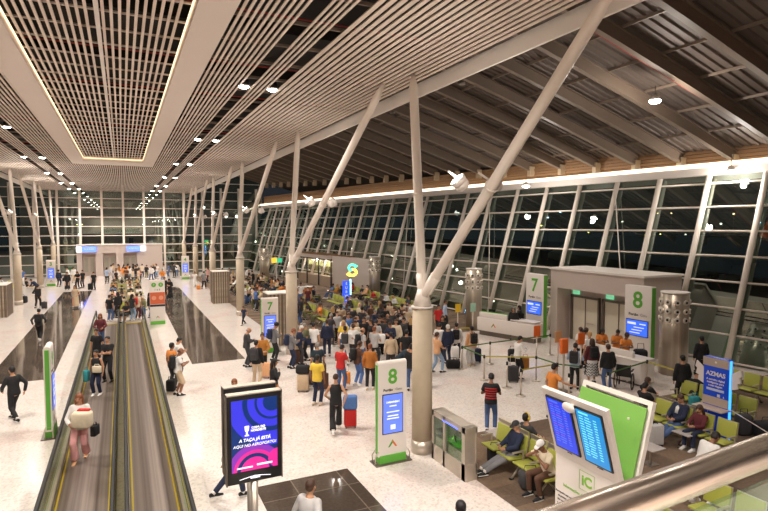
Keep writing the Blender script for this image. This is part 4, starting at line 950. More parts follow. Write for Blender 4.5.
def pose(name):
    if name in _pose: return _pose[name]
    d = POSES[name]; P_ = Pose(); _pose[name] = P_; ln = math.radians(d['lean']); P_.sit = d['pz'] < .7
    base = Vector((0, 0, d['pz'])); up = Vector((0, math.sin(ln), math.cos(ln))); fw = Vector((0, math.cos(ln), -math.sin(ln)))
    sp = lambda h, f=0., x=0.: base+up*h+fw*f+Vector((x, 0, 0))
    P_.sp = sp; P_.up = up; P_.fw = fw; P_.d = d
    P_.sh = [sp(.43, 0, .165), sp(.43, 0, -.165)]; P_.hip = [base+Vector((.085, 0, -.02)), base+Vector((-.085, 0, -.02))]
    P_.el = []; P_.wr = []; P_.kn = []; P_.an = []
    for i, s in enumerate((1, -1)):
        e, w = ik(P_.sh[i], d['w'][i], .29, .25, (s*.8, -.6, -.5)); P_.el.append(e); P_.wr.append(w)
        k, a = ik(P_.hip[i], d['a'][i], .44, .42, (s*.12, 1, .25)); P_.kn.append(k); P_.an.append(a)
    nd = ln*.55+math.radians(d['nod']); hu = Vector((0, math.sin(nd), math.cos(nd))); hf = Vector((0, math.cos(nd), -math.sin(nd)))
    P_.hc = sp(.545, .0)+hu*.125+hf*.02; P_.R = Matrix((Vector((1,0,0)), hf, hu)).transposed()
    P_.top = (P_.hc+hu*.125).z
    return P_
def hand(mb, w, e, k):
    """palm, four fingers of unequal length and a side thumb, slightly curled"""
    d = (w-e).normalized(); s = 1 if k == 0 else -1
    side = Vector((0, 1, 0)) if abs(d.z) > .7 else Vector((0, .2, 1)); side = (side-d*side.dot(d)).normalized(); nrm = d.cross(side).normalized()
    if nrm.x*s > 0: nrm = -nrm
    mb.loft([w-d*.02, w+d*.03, w+d*.085], [.026, .036, .040], [.020, .017, .015], side=side, n=10, round_ends=True)
    for j, (off, ln_) in enumerate(((.030, .072), (.010, .082), (-.011, .076), (-.031, .060))):
        b = w+d*.075+side*off; m1 = b+(d*.9+nrm*.35)*ln_*.5; m2 = m1+(d*.55+nrm*.75)*ln_*.5
        mb.loft([b, m1, m2], [.0105, .0095, .0085], n=8, round_ends=True, side=side)
    b = w+d*.02+side*.03; m1 = b+(side*.7+d*.5+nrm*.2)*.035; m2 = m1+(d*.8+side*.2+nrm*.3)*.032
    mb.loft([b, m1, m2], [.013, .0115, .010], n=8, round_ends=True, side=nrm)
_mesh = {}
def torso_rings(P_, g, z0=-.06, z1=.50, full=True):
    T = [(-.10, .155, .115), (-.02, .165, .12), (.08, .15, .108), (.18, .138, .10), (.30, .158, .112), (.39, .168, .105), (.45, .135, .085), (.495, .075, .065)]
    T = [t for t in T if z0 <= t[0] <= z1+.001]
    return [P_.sp(t[0], -.0) for t in T], [t[1]+g for t in T], [t[2]+g for t in T]
def get(kind, pn):
    key = (kind, pn)
    if key in _mesh: return _mesh[key]
    P_ = pose(pn); mb = MB()
    if kind == 'body':
        p, a, b = torso_rings(P_, 0); mb.loft(p, a, b, n=18, round_ends=True)
        mb.loft([P_.sp(.46), P_.sp(.50), P_.hc-P_.R @ Vector((0, .015, .07))], [.065, .053, .052], n=12, round_ends=True)
        for i in (0, 1):
            mb.ell(P_.sh[i]-Vector((.01*(1, -1)[i], 0, 0)), (.062, .062, .062))
            mb.loft([P_.sh[i], (P_.sh[i]*.45+P_.el[i]*.55), P_.el[i]], [.052, .045, .038], n=10, round_ends=True)
            mb.loft([P_.el[i], P_.el[i]*.65+P_.wr[i]*.35, P_.wr[i]], [.038, .037, .026], n=10, round_ends=True)
            mb.loft([P_.hip[i], P_.hip[i]*.5+P_.kn[i]*.5, P_.kn[i]], [.088, .075, .055], n=12, round_ends=True)
            mb.loft([P_.kn[i], P_.kn[i]*.65+P_.an[i]*.35, P_.an[i]], [.054, .055, .036], n=12, round_ends=True)
            f = P_.an[i]; mb.loft([f+Vector((0, -.05, -.045)), f+Vector((0, .05, -.04)), f+Vector((0, .14, -.06))], [.035, .038, .028], [.03, .03, .018], n=10, round_ends=True)
            hand(mb, P_.wr[i], P_.el[i], i)
        # head: skull, jaw, nose, ears, brow
        hc, R = P_.hc, P_.R; q = lambda x, y, z: hc+R @ Vector((x, y, z))
        mb.ell(q(0, -.01, .025), (.076, .094, .095), R=R); mb.loft([q(0, .015, .03), q(0, .03, -.05), q(0, .045, -.095)], [.068, .058, .036], [.07, .055, .03], n=14, round_ends=True)
        mb.loft([q(0, .085, .02), q(0, .104, -.018), q(0, .098, -.03)], [.010, .016, .018], [.012, .014, .010], n=8, round_ends=True)
        for s in (-1, 1): mb.ell(q(s*.078, .0, -.005), (.012, .022, .034), R=R); mb.ell(q(s*.03, .082, -.062+.02), (.02, .012, .012), R=R)
        me = remesh(mb, .0125, 'body', 2); n0 = len(me.vertices)
        # eyes and lips joined to the same mesh
        me.materials.append(mSKIN[0]); me.materials.append(mEYE); me.materials.append(mLIP)
        ex = MB(); [ex._m(m) for m in (mSKIN[0], mEYE, mLIP)]
        for s in (-1, 1): ex.ell(q(s*.030, .080, .008), (.011, .009, .007), mEYE, n=8, k=5, R=R); ex.loft([q(s*.016, .0865, .027), q(s*.032, .084, .031), q(s*.048, .074, .027)], .0045, m=mEYE, n=5)
        ex.ell(q(0, .088, -.058), (.022, .008, .008), mLIP, n=8, k=5, R=R)
        bm = bmesh.new(); bm.from_mesh(me); em = ex.mesh('e'); bm.from_mesh(em); bm.to_mesh(me); bm.free(); bpy.data.meshes.remove(em)
        _mesh[key] = me; return me
    if kind in ('shirt', 'longshirt', 'tank', 'jacket'):
        g = .022 if kind != 'jacket' else .034; p, a, b = torso_rings(P_, g, -.11 if not P_.sit else -.03); mb.loft(p, a, b, n=20, round_ends=False)
        for i in (0, 1):
            S_ = (1, -1)[i]
            if kind != 'tank':
                mb.ell(P_.sh[i]-Vector((.012*S_, 0, 0)), (.07+g*.6,)*3)
                if kind == 'shirt': mb.loft([P_.sh[i], P_.sh[i]*.35+P_.el[i]*.65], [.075, .068], n=12)
                else: mb.loft([P_.sh[i], P_.sh[i]*.5+P_.el[i]*.5, P_.el[i], P_.el[i]*.5+P_.wr[i]*.5, P_.wr[i]*.97+P_.el[i]*.03], [.062+g*.5, .056+g*.4, .05+g*.4, .046+g*.3, .038+g*.3], n=12, round_ends=False)
            else: mb.ell(P_.sh[i]-Vector((.03*S_, 0, .0)), (.06,)*3)
        me = remesh(mb, .017, kind, 3)
    elif kind in ('trousers', 'shorts', 'wide'):
        mb.loft([P_.sp(-.07), P_.sp(-.01), P_.sp(.07)], [.17, .182, .168], [.13, .135, .125], n=18)
        for i in (0, 1):
            K, A, Hp = P_.kn[i], P_.an[i], P_.hip[i]
            w = {'trousers': (.10, .088, .072, .066, .06), 'shorts': (.104, .094, .088, 0, 0), 'wide': (.10, .094, .086, .09, .10)}[kind]
            mb.loft([Hp, Hp*.5+K*.5, K], w[:3], n=14, round_ends=True)
            if kind != 'shorts': mb.loft([K, K*.5+A*.5, A+(K-A)*.06], w[2:], n=14, round_ends=False); mb.ell(K, (w[2],)*3)
        me = remesh(mb, .018, kind, 3)
    elif kind in ('skirt', 'dress'):
        lo = .12 if kind == 'dress' else .30
        if P_.sit: mb.loft([P_.sp(.08), P_.sp(-.02), Vector((0, .30, .55)), Vector((0, .47, .48)), Vector((0, .52, .25))], [.17, .19, .2, .2, .2], [.12, .13, .1, .1, .06], n=18, round_ends=True)
        else: mb.loft([P_.sp(.10), P_.sp(-.02), Vector((0, 0, .65)), Vector((0, 0, .4)), Vector((0, 0, lo))], [.155, .185, .20, .22, .25], [.12, .14, .17, .20, .23], n=22)
        me = remesh(mb, .022, kind, 3)
    elif kind in ('shoe0', 'shoe1'):
        for i in (int(kind[-1]),):
            f = P_.an[i]; mb.loft([f+Vector((0, -.075, -.035)), f+Vector((0, 0, -.03)), f+Vector((0, .09, -.05)), f+Vector((0, .185, -.062))], [.038, .046, .048, .034], [.046, .05, .034, .02], n=12, round_ends=True, m=mBLK)
            mb.loft([f+Vector((0, 0, -.03)), f+Vector((0, -.01, .05))], [.045, .043], n=12)
            mb.box(f+Vector((0, .05, -.078)), (.085, .27, .022), M('sole_white', S(220,215,210), .6), bevel=.008)
        me = mb.mesh('shoe')
    else:                                            # hair and hats
        hc, R = P_.hc, P_.R; q = lambda x, y, z: hc+R @ Vector((x, y, z))
        if kind == 'short': mb.ell(q(0, -.022, .04), (.085, .100, .092), R=R, n=18, k=12); mb.ell(q(0, -.05, -.01), (.078, .066, .07), R=R)
        elif kind == 'curly':
            mb.ell(q(0, -.02, .055), (.10, .108, .10), R=R); rr = random.Random(5)
            for k in range(26): a = rr.random()*2*PI; b = rr.random()*1.2; mb.ell(q(.085*math.cos(a)*math.sin(b+.2), -.02+.095*math.sin(a)*math.sin(b+.2), .055+.09*math.cos(b)), (.03,)*3, n=7, k=4)
        elif kind == 'long':
            mb.ell(q(0, -.022, .04), (.088, .102, .094), R=R, n=18, k=12)
            mb.loft([q(0, -.045, .05), q(0, -.075, -.05), q(0, -.085, -.17)-P_.up*.03, q(0, -.07, -.17)-P_.up*.12], [.085, .095, .09, .06], [.06, .055, .045, .025], n=14, round_ends=True)
            for s in (-1, 1): mb.loft([q(s*.07, .0, .05), q(s*.083, .0, -.05), q(s*.085, .01, -.15)], [.02, .025, .016], n=8, round_ends=True)
        elif kind == 'bun': mb.ell(q(0, -.022, .04), (.085, .100, .092), R=R, n=18, k=12); mb.ell(q(0, -.085, .1), (.042,)*3, R=R)
        elif kind == 'pony': mb.ell(q(0, -.022, .04), (.085, .100, .092), R=R, n=18, k=12); mb.loft([q(0, -.10, .05), q(0, -.14, -.02), q(0, -.12, -.16)], [.025, .033, .012], n=10, round_ends=True)
        elif kind == 'fringe': mb.loft([q(.0, -.06, -.015), q(0, -.09, -.03)], [.088, .06], [.045, .03], n=16, round_ends=True); mb.ell(q(0, -.065, -.005), (.08, .045, .035), R=R)
        elif kind == 'cap':
            mb.ell(q(0, -.012, .045), (.088, .105, .092), R=R, n=20, k=8, zmin=0); 
            mb.loft([q(0, .07, .05), q(0, .13, .042), q(0, .165, .032)], [.07, .062, .03], [.008, .007, .005], n=14); mb.loft([q(0, -.012, .04), q(0, -.012, .052)], [.088, .088], [.105, .105], n=20)
        elif kind == 'headphones':
            mb.loft([q(.095*math.cos(a), 0, .02+.12*math.sin(a)) for a in [PI*k/12 for k in range(13)]], .014, n=8)
            for s in (-1, 1): mb.ell(q(s*.092, 0, 0), (.028, .045, .045), R=R)
        me = mb.mesh(kind)
    if not me.materials: me.materials.append(mWHT)
    _mesh[key] = me; return me
def hang(name, me, parent, m=None, slot=0):
    o = bpy.data.objects.new(name, me); COL.objects.link(o); o.parent = parent
    if m is not None:
        o.material_slots[slot].link = 'OBJECT'; o.material_slots[slot].material = m
    return o
_used = set()
def person(loc, head, pn, label, top=('shirt', 'white'), bot=('trousers', 'black'), hair=('short', 'black'), shoe='black', skin=0, sc=1.0, group='travellers', hat=None):
    """head: heading in degrees relative to the viewing direction: 0 away, 90 left, 180 towards the viewer, 270 right"""
    assert len(label.split()) <= 16, label
    rz = math.radians(head)-YAW
    t = thing('person', label, 'person', (loc[0], loc[1], 0), rz, group); t.scale = (sc, sc, sc)
    hang('body', get('body', pn), t, mSKIN[skin])
    if bot: hang({'wide': 'trousers'}.get(bot[0], bot[0]), get(bot[0], pn), t, cloth(bot[1]))
    hang({'longshirt': 'shirt', 'tank': 'shirt'}.get(top[0], top[0]), get(top[0], pn), t, cloth(top[1]))
    for i in '01': hang('shoe', get('shoe'+i, pn), t, cloth(shoe))
    if hair: hang('hair', get(hair[0], pn), t, hairm(hair[1]))
    if hat: hang(hat[0], get(hat[0], pn), t, cloth(hat[1]))
    t['_p'] = pn
    return t
def TOP(px, py, pn='stand', sc=1.): return G(px, py, pose(pn).top*sc)
_bp = {}
def backpack(p, col, label, front=False):
    pn = p['_p']; P_ = pose(pn); key = 'bp'
    if key not in _bp:
        a = MB(); a.box((0, -.1, .0), (.30, .18, .44), bevel=.05); b = MB(); b.box((0, -.2, -.07), (.22, .06, .22), bevel=.02)
        c = MB(); [c.path([(s*.1, -.02, .17), (s*.11, .06, .22), (s*.115, .23, .12), (s*.12, .22, -.02), (s*.12, .02, -.17)], .014) for s in (1,)]; d = MB(); d.path([(-.1, -.02, .17), (-.11, .06, .22), (-.115, .23, .12), (-.12, .22, -.02), (-.12, .02, -.17)], .014)
        e = MB(); e.path([(-.04, -.04, .22), (-.03, -.05, .26), (.03, -.05, .26), (.04, -.04, .22)], .009)
        _bp[key] = [x.mesh(n) for x, n in ((a, 'bag_body'), (b, 'front_pocket'), (c, 'strap'), (d, 'strap'), (e, 'grab_handle'))]
    t = thing('backpack', label, 'backpack', (0,0,0), 0, 'backpacks worn by travellers')
    ln = math.radians(P_.d['lean']); c = P_.sp(.29, -.105); M_ = Matrix.Translation(p.location) @ Matrix.Rotation(p.rotation_euler.z, 4, 'Z') @ Matrix.Scale(p.scale.x, 4) @ Matrix.Translation(c) @ Matrix.Rotation(-ln, 4, 'X')
    if front: M_ = Matrix.Translation(p.location) @ Matrix.Rotation(p.rotation_euler.z, 4, 'Z') @ Matrix.Translation(P_.sp(.2, .13)) @ Matrix.Rotation(PI, 4, 'Z')
    t.matrix_world = M_; t.rotation_mode = 'XYZ'
    loc, rot, s = M_.decompose(); t.location = loc; t.rotation_euler = rot.to_euler(); t.scale = s
    for me, nm in zip(_bp[key], ('bag_body', 'front_pocket', 'strap', 'strap', 'grab_handle')): hang(nm, me, t, cloth(col))
    return t
_sc = []
def suitcase(x, y, col, label, rz=0., handle=True, sc=1., top=None):
    if not _sc:
        a = MB(); a.box((0, 0, .34), (.40, .24, .56), bevel=.035)
        for k in range(-2, 3): a.box((k*.07, -.121, .34), (.02, .012, .46)); a.box((k*.07, .121, .34), (.02, .012, .46))
        b = MB(); b.path([(-.1, .08, .6), (-.1, .08, 1.0), (-.08, .08, 1.03), (.08, .08, 1.03), (.1, .08, 1.0), (.1, .08, .6)], .011, mSTEEL)
        w = MB(); w.tube((-.012, 0, .035), (.012, 0, .035), .035, mBLK, n=12)
        g = MB(); g.path([(-.07, 0, .62), (-.05, 0, .65), (.05, 0, .65), (.07, 0, .62)], .012, mBLK)
        _sc.extend([a.mesh('shell'), b.mesh('telescopic_handle'), w.mesh('wheel'), g.mesh('carry_handle')])
    t = thing('suitcase', label, 'suitcase', (x, y, 0), rz-YAW, 'wheeled suitcases'); t.scale = (sc,)*3
    hang('shell', _sc[0], t, cloth(col))
    if handle: hang('telescopic_handle', _sc[1], t)
    hang('carry_handle', _sc[3], t)
    for sx in (-1, 1):
        for sy in (-1, 1): o = hang('wheel', _sc[2], t); o.location = (sx*.15, sy*.08, 0)
    return t
def bag(loc, size, col, label, name='handbag', cat='bag', rz=0., strap=True, group=None):
    t = thing(name, label, cat, loc, rz-YAW, group); mb = MB(); mb.box((0, 0, size[2]/2), size, cloth(col), bevel=min(size)*.25); mb.build('bag_body', t)
    if strap: mb = MB(); w = size[0]*.3; mb.path([(-w, 0, size[2]*.9), (-w*.8, 0, size[2]*1.25), (w*.8, 0, size[2]*1.25), (w, 0, size[2]*.9)], .012, cloth(col)); mb.build('strap', t)
    return t
def wristpos(p, i, dz=0.):
    P_ = pose(p['_p']); w = P_.wr[i]+(P_.wr[i]-P_.el[i]).normalized()*.1
    v = Matrix.Rotation(p.rotation_euler.z, 3, 'Z') @ (w*p.scale.x); return (p.location.x+v.x, p.location.y+v.y, v.z+dz)
def phone(p, label):
    P_ = pose(p['_p']); c = (P_.wr[0]+P_.wr[1])/2+Vector((0, .09, .05)); v = Matrix.Rotation(p.rotation_euler.z, 3, 'Z') @ (c*p.scale.x)
    mb = MB(); mb.box((0,0,0), (.075, .012, .15), mBLK, bevel=.003); mb.box((0, -.007, 0), (.068, .002, .14), M('phone_glow', S(190, 205, 230), .3, emit=.6))
    o = mb.build('smartphone', label=label, cat='phone', group='phones in hands'); o.location = (p.location.x+v.x, p.location.y+v.y, v.z); o.rotation_euler = (.6, 0, p.rotation_euler.z)
# ---- left side
GL = 'people in the left aisle'
person(G(15, 421), 60, 'walk', 'person in black walking away near the left border of the photo', ('longshirt', 'black'), ('trousers', 'black'), group=GL)
p = person(G(39.5, 341), 20, 'walk2', 'person in charcoal with a backpack walking up the dark left floor stripe', ('longshirt', 'charcoal'), ('trousers', 'black'), shoe='white', group=GL); backpack(p, 'black', 'black backpack on the walker on the dark left floor stripe')
person(G(38, 308), 10, 'pull', 'person in black pulling a small suitcase beside the left aisle bench', ('longshirt', 'black'), ('trousers', 'black'), group=GL)
suitcase(*G(44.5, 309), 'charcoal', 'small dark suitcase beside the black-clad person in the left aisle', handle=True, sc=.85)
person(G(37.5, 296), 90, 'bend', 'person in dark clothes bending over luggage in the left aisle', ('longshirt', 'navy'), ('trousers', 'black'), group=GL)
person(G(76, 308), 185, 'walk', 'woman in a long beige dress walking on the dark left stripe', ('shirt', 'beige'), ('dress', 'beige'), ('long', 'brown'), group=GL)
person(G(67.5, 290), 200, 'stand', 'person in long black clothes with a shoulder bag, left end of the dark stripe', ('longshirt', 'black'), ('dress', 'black'), ('long', 'black'), group=GL)
bag((*G(64.5, 289), .75), (.3, .14, .3), 'black', 'black shoulder bag at the side of the long-robed person on the left stripe')
person(G(78, 289), 180, 'phone', 'person in black top and bare arms near the far left stripe end', ('shirt', 'black'), ('trousers', 'black'), ('long', 'brown'), group=GL)
person(G(83, 287.5), 170, 'stand', 'person in black beside the bare-armed one on the far left stripe', ('shirt', 'black'), ('trousers', 'charcoal'), group=GL)
person(G(68, 284), 150, 'stand', 'person in white behind the long-robed person at far left', ('longshirt', 'white'), ('trousers', 'white'), group=GL)
person(G(74, 283), 200, 'stand', 'second person in white near the far left doors', ('longshirt', 'white'), ('trousers', 'beige'), group=GL)
person(G(94, 290), 180, 'stand', 'man in black facing the viewer with a suitcase, left of the central seating', ('shirt', 'black'), ('trousers', 'black'), group=GL)
suitcase(*G(90.5, 290), 'black', 'black suitcase beside the man in black, left of the central seating')
person(G(107, 284), 10, 'stand', 'man in pale blue shirt and black trousers seen from behind, past the seating', ('shirt', 'pale blue'), ('trousers', 'black'), group=GL)
person(G(111, 280), 330, 'walk', 'person in pale grey walking beyond the pale blue shirted man', ('longshirt', 'light grey'), ('trousers', 'light grey'), group=GL)
person(G(59, 287), 0, 'stand', 'person in navy standing right of the distant left pillar sign', ('longshirt', 'navy'), ('trousers', 'navy'), group=GL)
person(G(22.5, 286), 200, 'stand', 'person in blue standing behind the leftmost columns', ('shirt', 'blue'), ('trousers', 'white'), group=GL)
x, y = G(22, 303); bag((x, y, 0), (.75, .4, .55), 'black', 'black luggage pile on the floor right of the leftmost column', 'duffel_bag', 'bag')
person(G(28, 292), 300, 'sitback', 'person reclining on the bench by the left columns', ('shirt', 'black'), ('trousers', 'cream'), group=GL)
person(G(3, 291), 330, 'sitback', 'person in white sitting beyond the bronze ribbed cabinet', ('shirt', 'white'), ('trousers', 'navy'), group=GL)
person(G(-3, 292), 330, 'sit', 'person in dark clothes sitting beyond the bronze cabinet at the border', ('shirt', 'black'), ('trousers', 'black'), group=GL)
# ---- on the walkway
GW = 'people riding the left walkway'
def WX(px, py, pn='stand', sc=1.):
    x, y = TOP(px, py, pn, sc); return max(-1.22, min(-.5, x)), y
person(WX(100, 313, 'stand'), 200, 'hold', 'rider in maroon plaid shirt at the far end of the left walkway', ('longshirt', 'maroon'), ('trousers', 'denim'), ('long', 'auburn'), group=GW)
person(WX(96.5, 328.5), 180, 'stand', 'rider in black tee on the left side of the walkway, behind the big man', ('shirt', 'black'), ('trousers', 'black'), group=GW)
person((-.60, WX(101.6, 336.5, 'cross', 1.04)[1]), 182, 'cross', 'broad man in black tee standing on the left walkway facing the viewer', ('shirt', 'black'), ('trousers', 'black'), sc=1.04, group=GW)
p = person((-.92, WX(98.5, 349.5, 'stand', .95)[1]), 180, 'stand', 'woman in black sleeveless top with a white handbag on the left walkway', ('tank', 'black'), ('trousers', 'navy'), ('pony', 'black'), shoe='white', sc=.95, group=GW)
bag((p.location.x+.02, p.location.y-.2, .86), (.3, .12, .24), 'cream', 'cream handbag carried before the woman in black on the walkway')
bag((p.location.x-.32, p.location.y-.02, .55), (.16, .22, .4), 'teal', 'turquoise bag beside the woman in black on the left walkway', 'shopping_bag')
x, y = G(78, 461)
p = person((max(x, -1.08), y), 195, 'hold', 'woman with long auburn hair in white top and pale pink trousers striding on the walkway', ('longshirt', 'white'), ('wide', 'pink'), ('long', 'auburn'), shoe='peach', group=GW, sc=1.03)
bag((p.location.x+.08, p.location.y-.40, .98), (.46, .3, .42), 'cream', 'bulky cream travel pillow bundle held by the woman in pink trousers', 'bundle', 'bundle', strap=False)
bag((p.location.x+.12, p.location.y-.36, 1.32), (.3, .14, .12), 'red', 'bright red scarf on top of the cream bundle on the walkway', 'scarf', 'scarf', strap=False)
bag((p.location.x+.34, p.location.y-.06, .62), (.14, .26, .28), 'black', 'dark handbag hanging beside the woman in pink trousers', 'handbag')
# ---- right of the walkway
GA = 'people in the right aisle'
p = person(TOP(177.5, 347.5), 300, 'phone', 'balding man in white tee and beige shorts with backpack, right of the walkway', ('shirt', 'white'), ('shorts', 'beige'), ('fringe', 'brown'), skin=1, group=GA); backpack(p, 'black', 'black backpack on the balding man right of the walkway')
person(TOP(171.3, 342.5), 330, 'stand', 'man in orange tee behind the balding man right of the walkway', ('shirt', 'orange'), ('trousers', 'charcoal'), skin=1, group=GA)
person(TOP(176.5, 337), 300, 'phone', 'dark-haired man in white behind the pair right of the walkway', ('shirt', 'white'), ('trousers', 'black'), group=GA)
bag((*G(171, 391), 0), (.32, .24, .42), 'black', 'black bag standing on the floor by the balding man', 'holdall')
person(G(149.8, 318), 270, 'stand', 'woman in dark top and blue jeans left of the directory board', ('longshirt', 'black'), ('trousers', 'denim'), ('long', 'black'), group=GA, sc=.97)
person(G(170, 299), 180, 'phone', 'woman in a long black dress on the dark right stripe', ('longshirt', 'black'), ('dress', 'black'), ('long', 'black'), group=GA)
person(G(165, 296), 180, 'stand', 'dark-clothed person half hidden right of the directory board', ('longshirt', 'black'), ('trousers', 'black'), group=GA, sc=.95)
person(G(195, 287), 200, 'walk', 'person in white walking left of the orange-bag traveller in the right aisle', ('shirt', 'white'), ('trousers', 'white'), group=GA, sc=.9)
p = person(G(204, 289), 0, 'walk', 'traveller in grey and black with an orange bag between the far right columns', ('shirt', 'grey'), ('trousers', 'black'), group=GA); bag((p.location.x-.5, p.location.y-.1, .0), (.35, .25, .4), 'orange', 'orange bag rolling beside the grey-topped traveller')
person(G(208, 283), 90, 'stand', 'person in purple-pink top near the far right columns', ('longshirt', 'pink'), ('trousers', 'navy'), ('long', 'brown'), group=GA)
person(G(244, 325), 150, 'walk2', 'small child in dark clothes walking between the columns and the ribbed cabinet', ('shirt', 'navy'), ('trousers', 'black'), sc=.68, group=GA)
# ---- end of the walkway
GC = 'people around the central seating'
person(G(110, 322), 350, 'stand', 'man in black tee and blue jeans standing with his back turned, walkway end', ('shirt', 'black'), ('trousers', 'denim'), group=GC)
person(G(118.5, 318), 60, 'stand', 'person in black beside the man in black tee and jeans', ('longshirt', 'black'), ('trousers', 'black'), ('long', 'black'), group=GC)
person(G(126.5, 322), 180, 'sit', 'seated person in black with bare knees at the walkway end', ('shirt', 'black'), ('shorts', 'charcoal'), ('long', 'brown'), group=GC)
person(G(132.5, 321), 340, 'stand', 'woman in dark top and light jeans at the walkway end', ('shirt', 'charcoal'), ('trousers', 'light denim'), ('long', 'black'), group=GC)
p = person(G(137.5, 320), 350, 'stand', 'person in cream tee with a red backpack at the walkway end', ('shirt', 'cream'), ('trousers', 'maroon'), ('short', 'brown'), group=GC); backpack(p, 'red', 'orange-red backpack worn at the end of the walkways')
x, y = G(142.5, 315); bag((x, y, 0), (.4, .25, .5), 'teal', 'turquoise bag on the floor behind the red backpack wearer', 'holdall')
suitcase(*G(139.8, 294), 'teal', 'turquoise suitcase at the right edge of the central seating', sc=.95)
rnd = random.Random(11)
TOPS = ['black']*5+['charcoal']*3+['white']*3+['cream', 'cream', 'beige', 'beige', 'navy', 'navy', 'grey', 'light grey', 'brown', 'olive', 'maroon', 'peach', 'red', 'orange', 'blue', 'mustard', 'pink', 'dark teal']
BOTS = ['black', 'denim', 'charcoal', 'beige', 'navy', 'light denim', 'olive']
HS = [('short', 'black'), ('short', 'brown'), ('long', 'black'), ('long', 'brown'), ('bun', 'black'), ('curly', 'black'), ('short', 'grey'), ('pony', 'brown'), ('fringe', 'grey'), ('long', 'blond')]
HN = {('short', 'black'): 'dark-haired', ('short', 'brown'): 'brown-haired', ('long', 'black'): 'long dark-haired', ('long', 'brown'): 'long brown-haired', ('bun', 'black'): 'bun-haired', ('curly', 'black'): 'curly-haired', ('short', 'grey'): 'grey-haired', ('pony', 'brown'): 'ponytailed', ('fringe', 'grey'): 'balding', ('long', 'blond'): 'blond'}
PLACED = []; _seat = set()
def free(x, y, r=.5): return all((x-a)**2+(y-b)**2 > r*r for a, b in PLACED)
def scatter(n, x0, x1, y0, y1, r=.62):
    out = []
    for _ in range(n*60):
        if len(out) == n: break
        x, y = rnd.uniform(x0, x1), rnd.uniform(y0, y1)
        if all((x-a)**2+(y-b)**2 > r*r for a, b in out) and free(x, y, r) and all(abs(x-bx) > .75 or abs(y-by) > 1.5 for bx, by, _z in FB+CB): out.append((x, y))
    return out
def crowd(spots, where, group, poses, heads, wt=None, sits=False, sc=(.92, 1.03)):
    for (x, y) in spots:
        for _ in range(200):
            h = rnd.choice(HS); tp = rnd.choice(wt or TOPS); bt = rnd.choice(BOTS); 
            lab = '%s person in %s top and %s %s, %s' % (HN[h], tp, bt, 'legwear' if 0 else 'trousers', where)
            if lab not in _used: break
        _used.add(lab); pn = rnd.choice(poses)
        person((x, y), rnd.choice(heads)+rnd.uniform(-15, 15), pn, lab, (rnd.choice(['shirt', 'shirt', 'longshirt', 'jacket']), tp), ('trousers', bt), h, rnd.choice(['black', 'white', 'brown']), rnd.choice([0, 0, 1, 2]), rnd.uniform(*sc), group)
def on_bench(bs, n_per, where, group, wt=None, skip=0):
    for (bx, by, brz) in bs:
        if rnd.random() < skip: continue
        av = [k for k in range(4) if (bx, by, k) not in _seat]; ks = rnd.sample(av, min(n_per, len(av)))
        for k in ks: _seat.add((bx, by, k))
        for k in ks:
            a = math.radians(brz); o = (k-1.5)*.62; X_ = bx+o*math.cos(a)-.02*math.sin(a); Y_ = by+o*math.sin(a)+.02*math.cos(a)
            for _ in range(200):
                h = rnd.choice(HS); tp = rnd.choice(wt or TOPS); bt = rnd.choice(BOTS); lab = 'seated %s person, %s top, %s trousers, %s' % (HN[h], tp, bt, where)
                if lab not in _used: break
            _used.add(lab)
            person((X_, Y_), brz+math.degrees(YAW), rnd.choice(['sit', 'sitback', 'sitfwd', 'sit']), lab, (rnd.choice(['shirt', 'shirt', 'longshirt']), tp), ('trousers', bt), h, rnd.choice(['black', 'white', 'brown']), rnd.choice([0, 0, 1, 2]), rnd.uniform(.92, 1.02), group)
on_bench(MBn, 3, 'central seating island', 'seated people in the central island')
spots = scatter(22, -1.2, 3.8, 60.5, 70)
crowd(spots, 'standing before the far doors', 'people near the far doors', ['stand', 'phone', 'strap', 'walk'], [0, 180, 90, 270])
spots = [G(157, 278), G(164, 279), G(169, 277.5), G(174, 278), G(177, 276.5), G(182, 277)]
crowd(spots, 'right of the far doors', 'people right of the far doors', ['stand', 'phone', 'strap'], [0, 180, 90], ['navy', 'blue', 'black', 'charcoal', 'white'])
# ---- main queue, named people
GQ = 'people queueing in the hall'
def Q(px, py, pn, hd, label, top, bot, hair, shoe='black', skin=0, sc=1., feet=False, hat=None, group=GQ):
    loc = G(px, py) if feet else TOP(px, py, pn, sc)
    return person(loc, hd, pn, label, top, bot, hair, shoe, skin, sc, group, hat)
Q(246.3, 328, 'phone', 290, 'bald man in a dark suit at the left edge of the queue', ('jacket', 'charcoal'), ('trousers', 'charcoal'), ('fringe', 'grey'))
p = Q(256, 340, 'stand', 350, 'young man in black with beige trousers carrying a backpack, left queue', ('longshirt', 'black'), ('trousers', 'beige'), ('short', 'black')); backpack(p, 'charcoal', 'dark grey backpack on the man in beige trousers at queue left')
Q(262.3, 333, 'hold', 190, 'woman in mustard jacket with black trousers facing the viewer, left queue', ('jacket', 'mustard'), ('trousers', 'black'), ('bun', 'brown'))
suitcase(*G(265, 378), 'peach', 'pale pink suitcase in front of the woman in mustard')
p = Q(273.7, 323.5, 'phone', 300, 'man in grey blazer by the gate 7 pillar screen', ('jacket', 'grey'), ('trousers', 'black'), ('curly', 'black')); backpack(p, 'navy', 'navy backpack on the man in grey blazer by the gate 7 pillar')
Q(273.5, 358.5, 'strap', 290, 'woman in black top and orange skirt just right of the advertising screens', ('longshirt', 'black'), ('skirt', 'orange'), ('long', 'black'))
p = Q(291, 329, 'phone', 290, 'woman with auburn hair in grey jacket, second column foot', ('jacket', 'grey'), ('trousers', 'navy'), ('short', 'auburn')); backpack(p, 'navy', 'large dark navy backpack on the auburn-haired woman')
bag((*G(282, 350), .95), (.28, .2, .4), 'black', 'black bag floating at shoulder behind the auburn woman, hung on her arm') if 0 else None
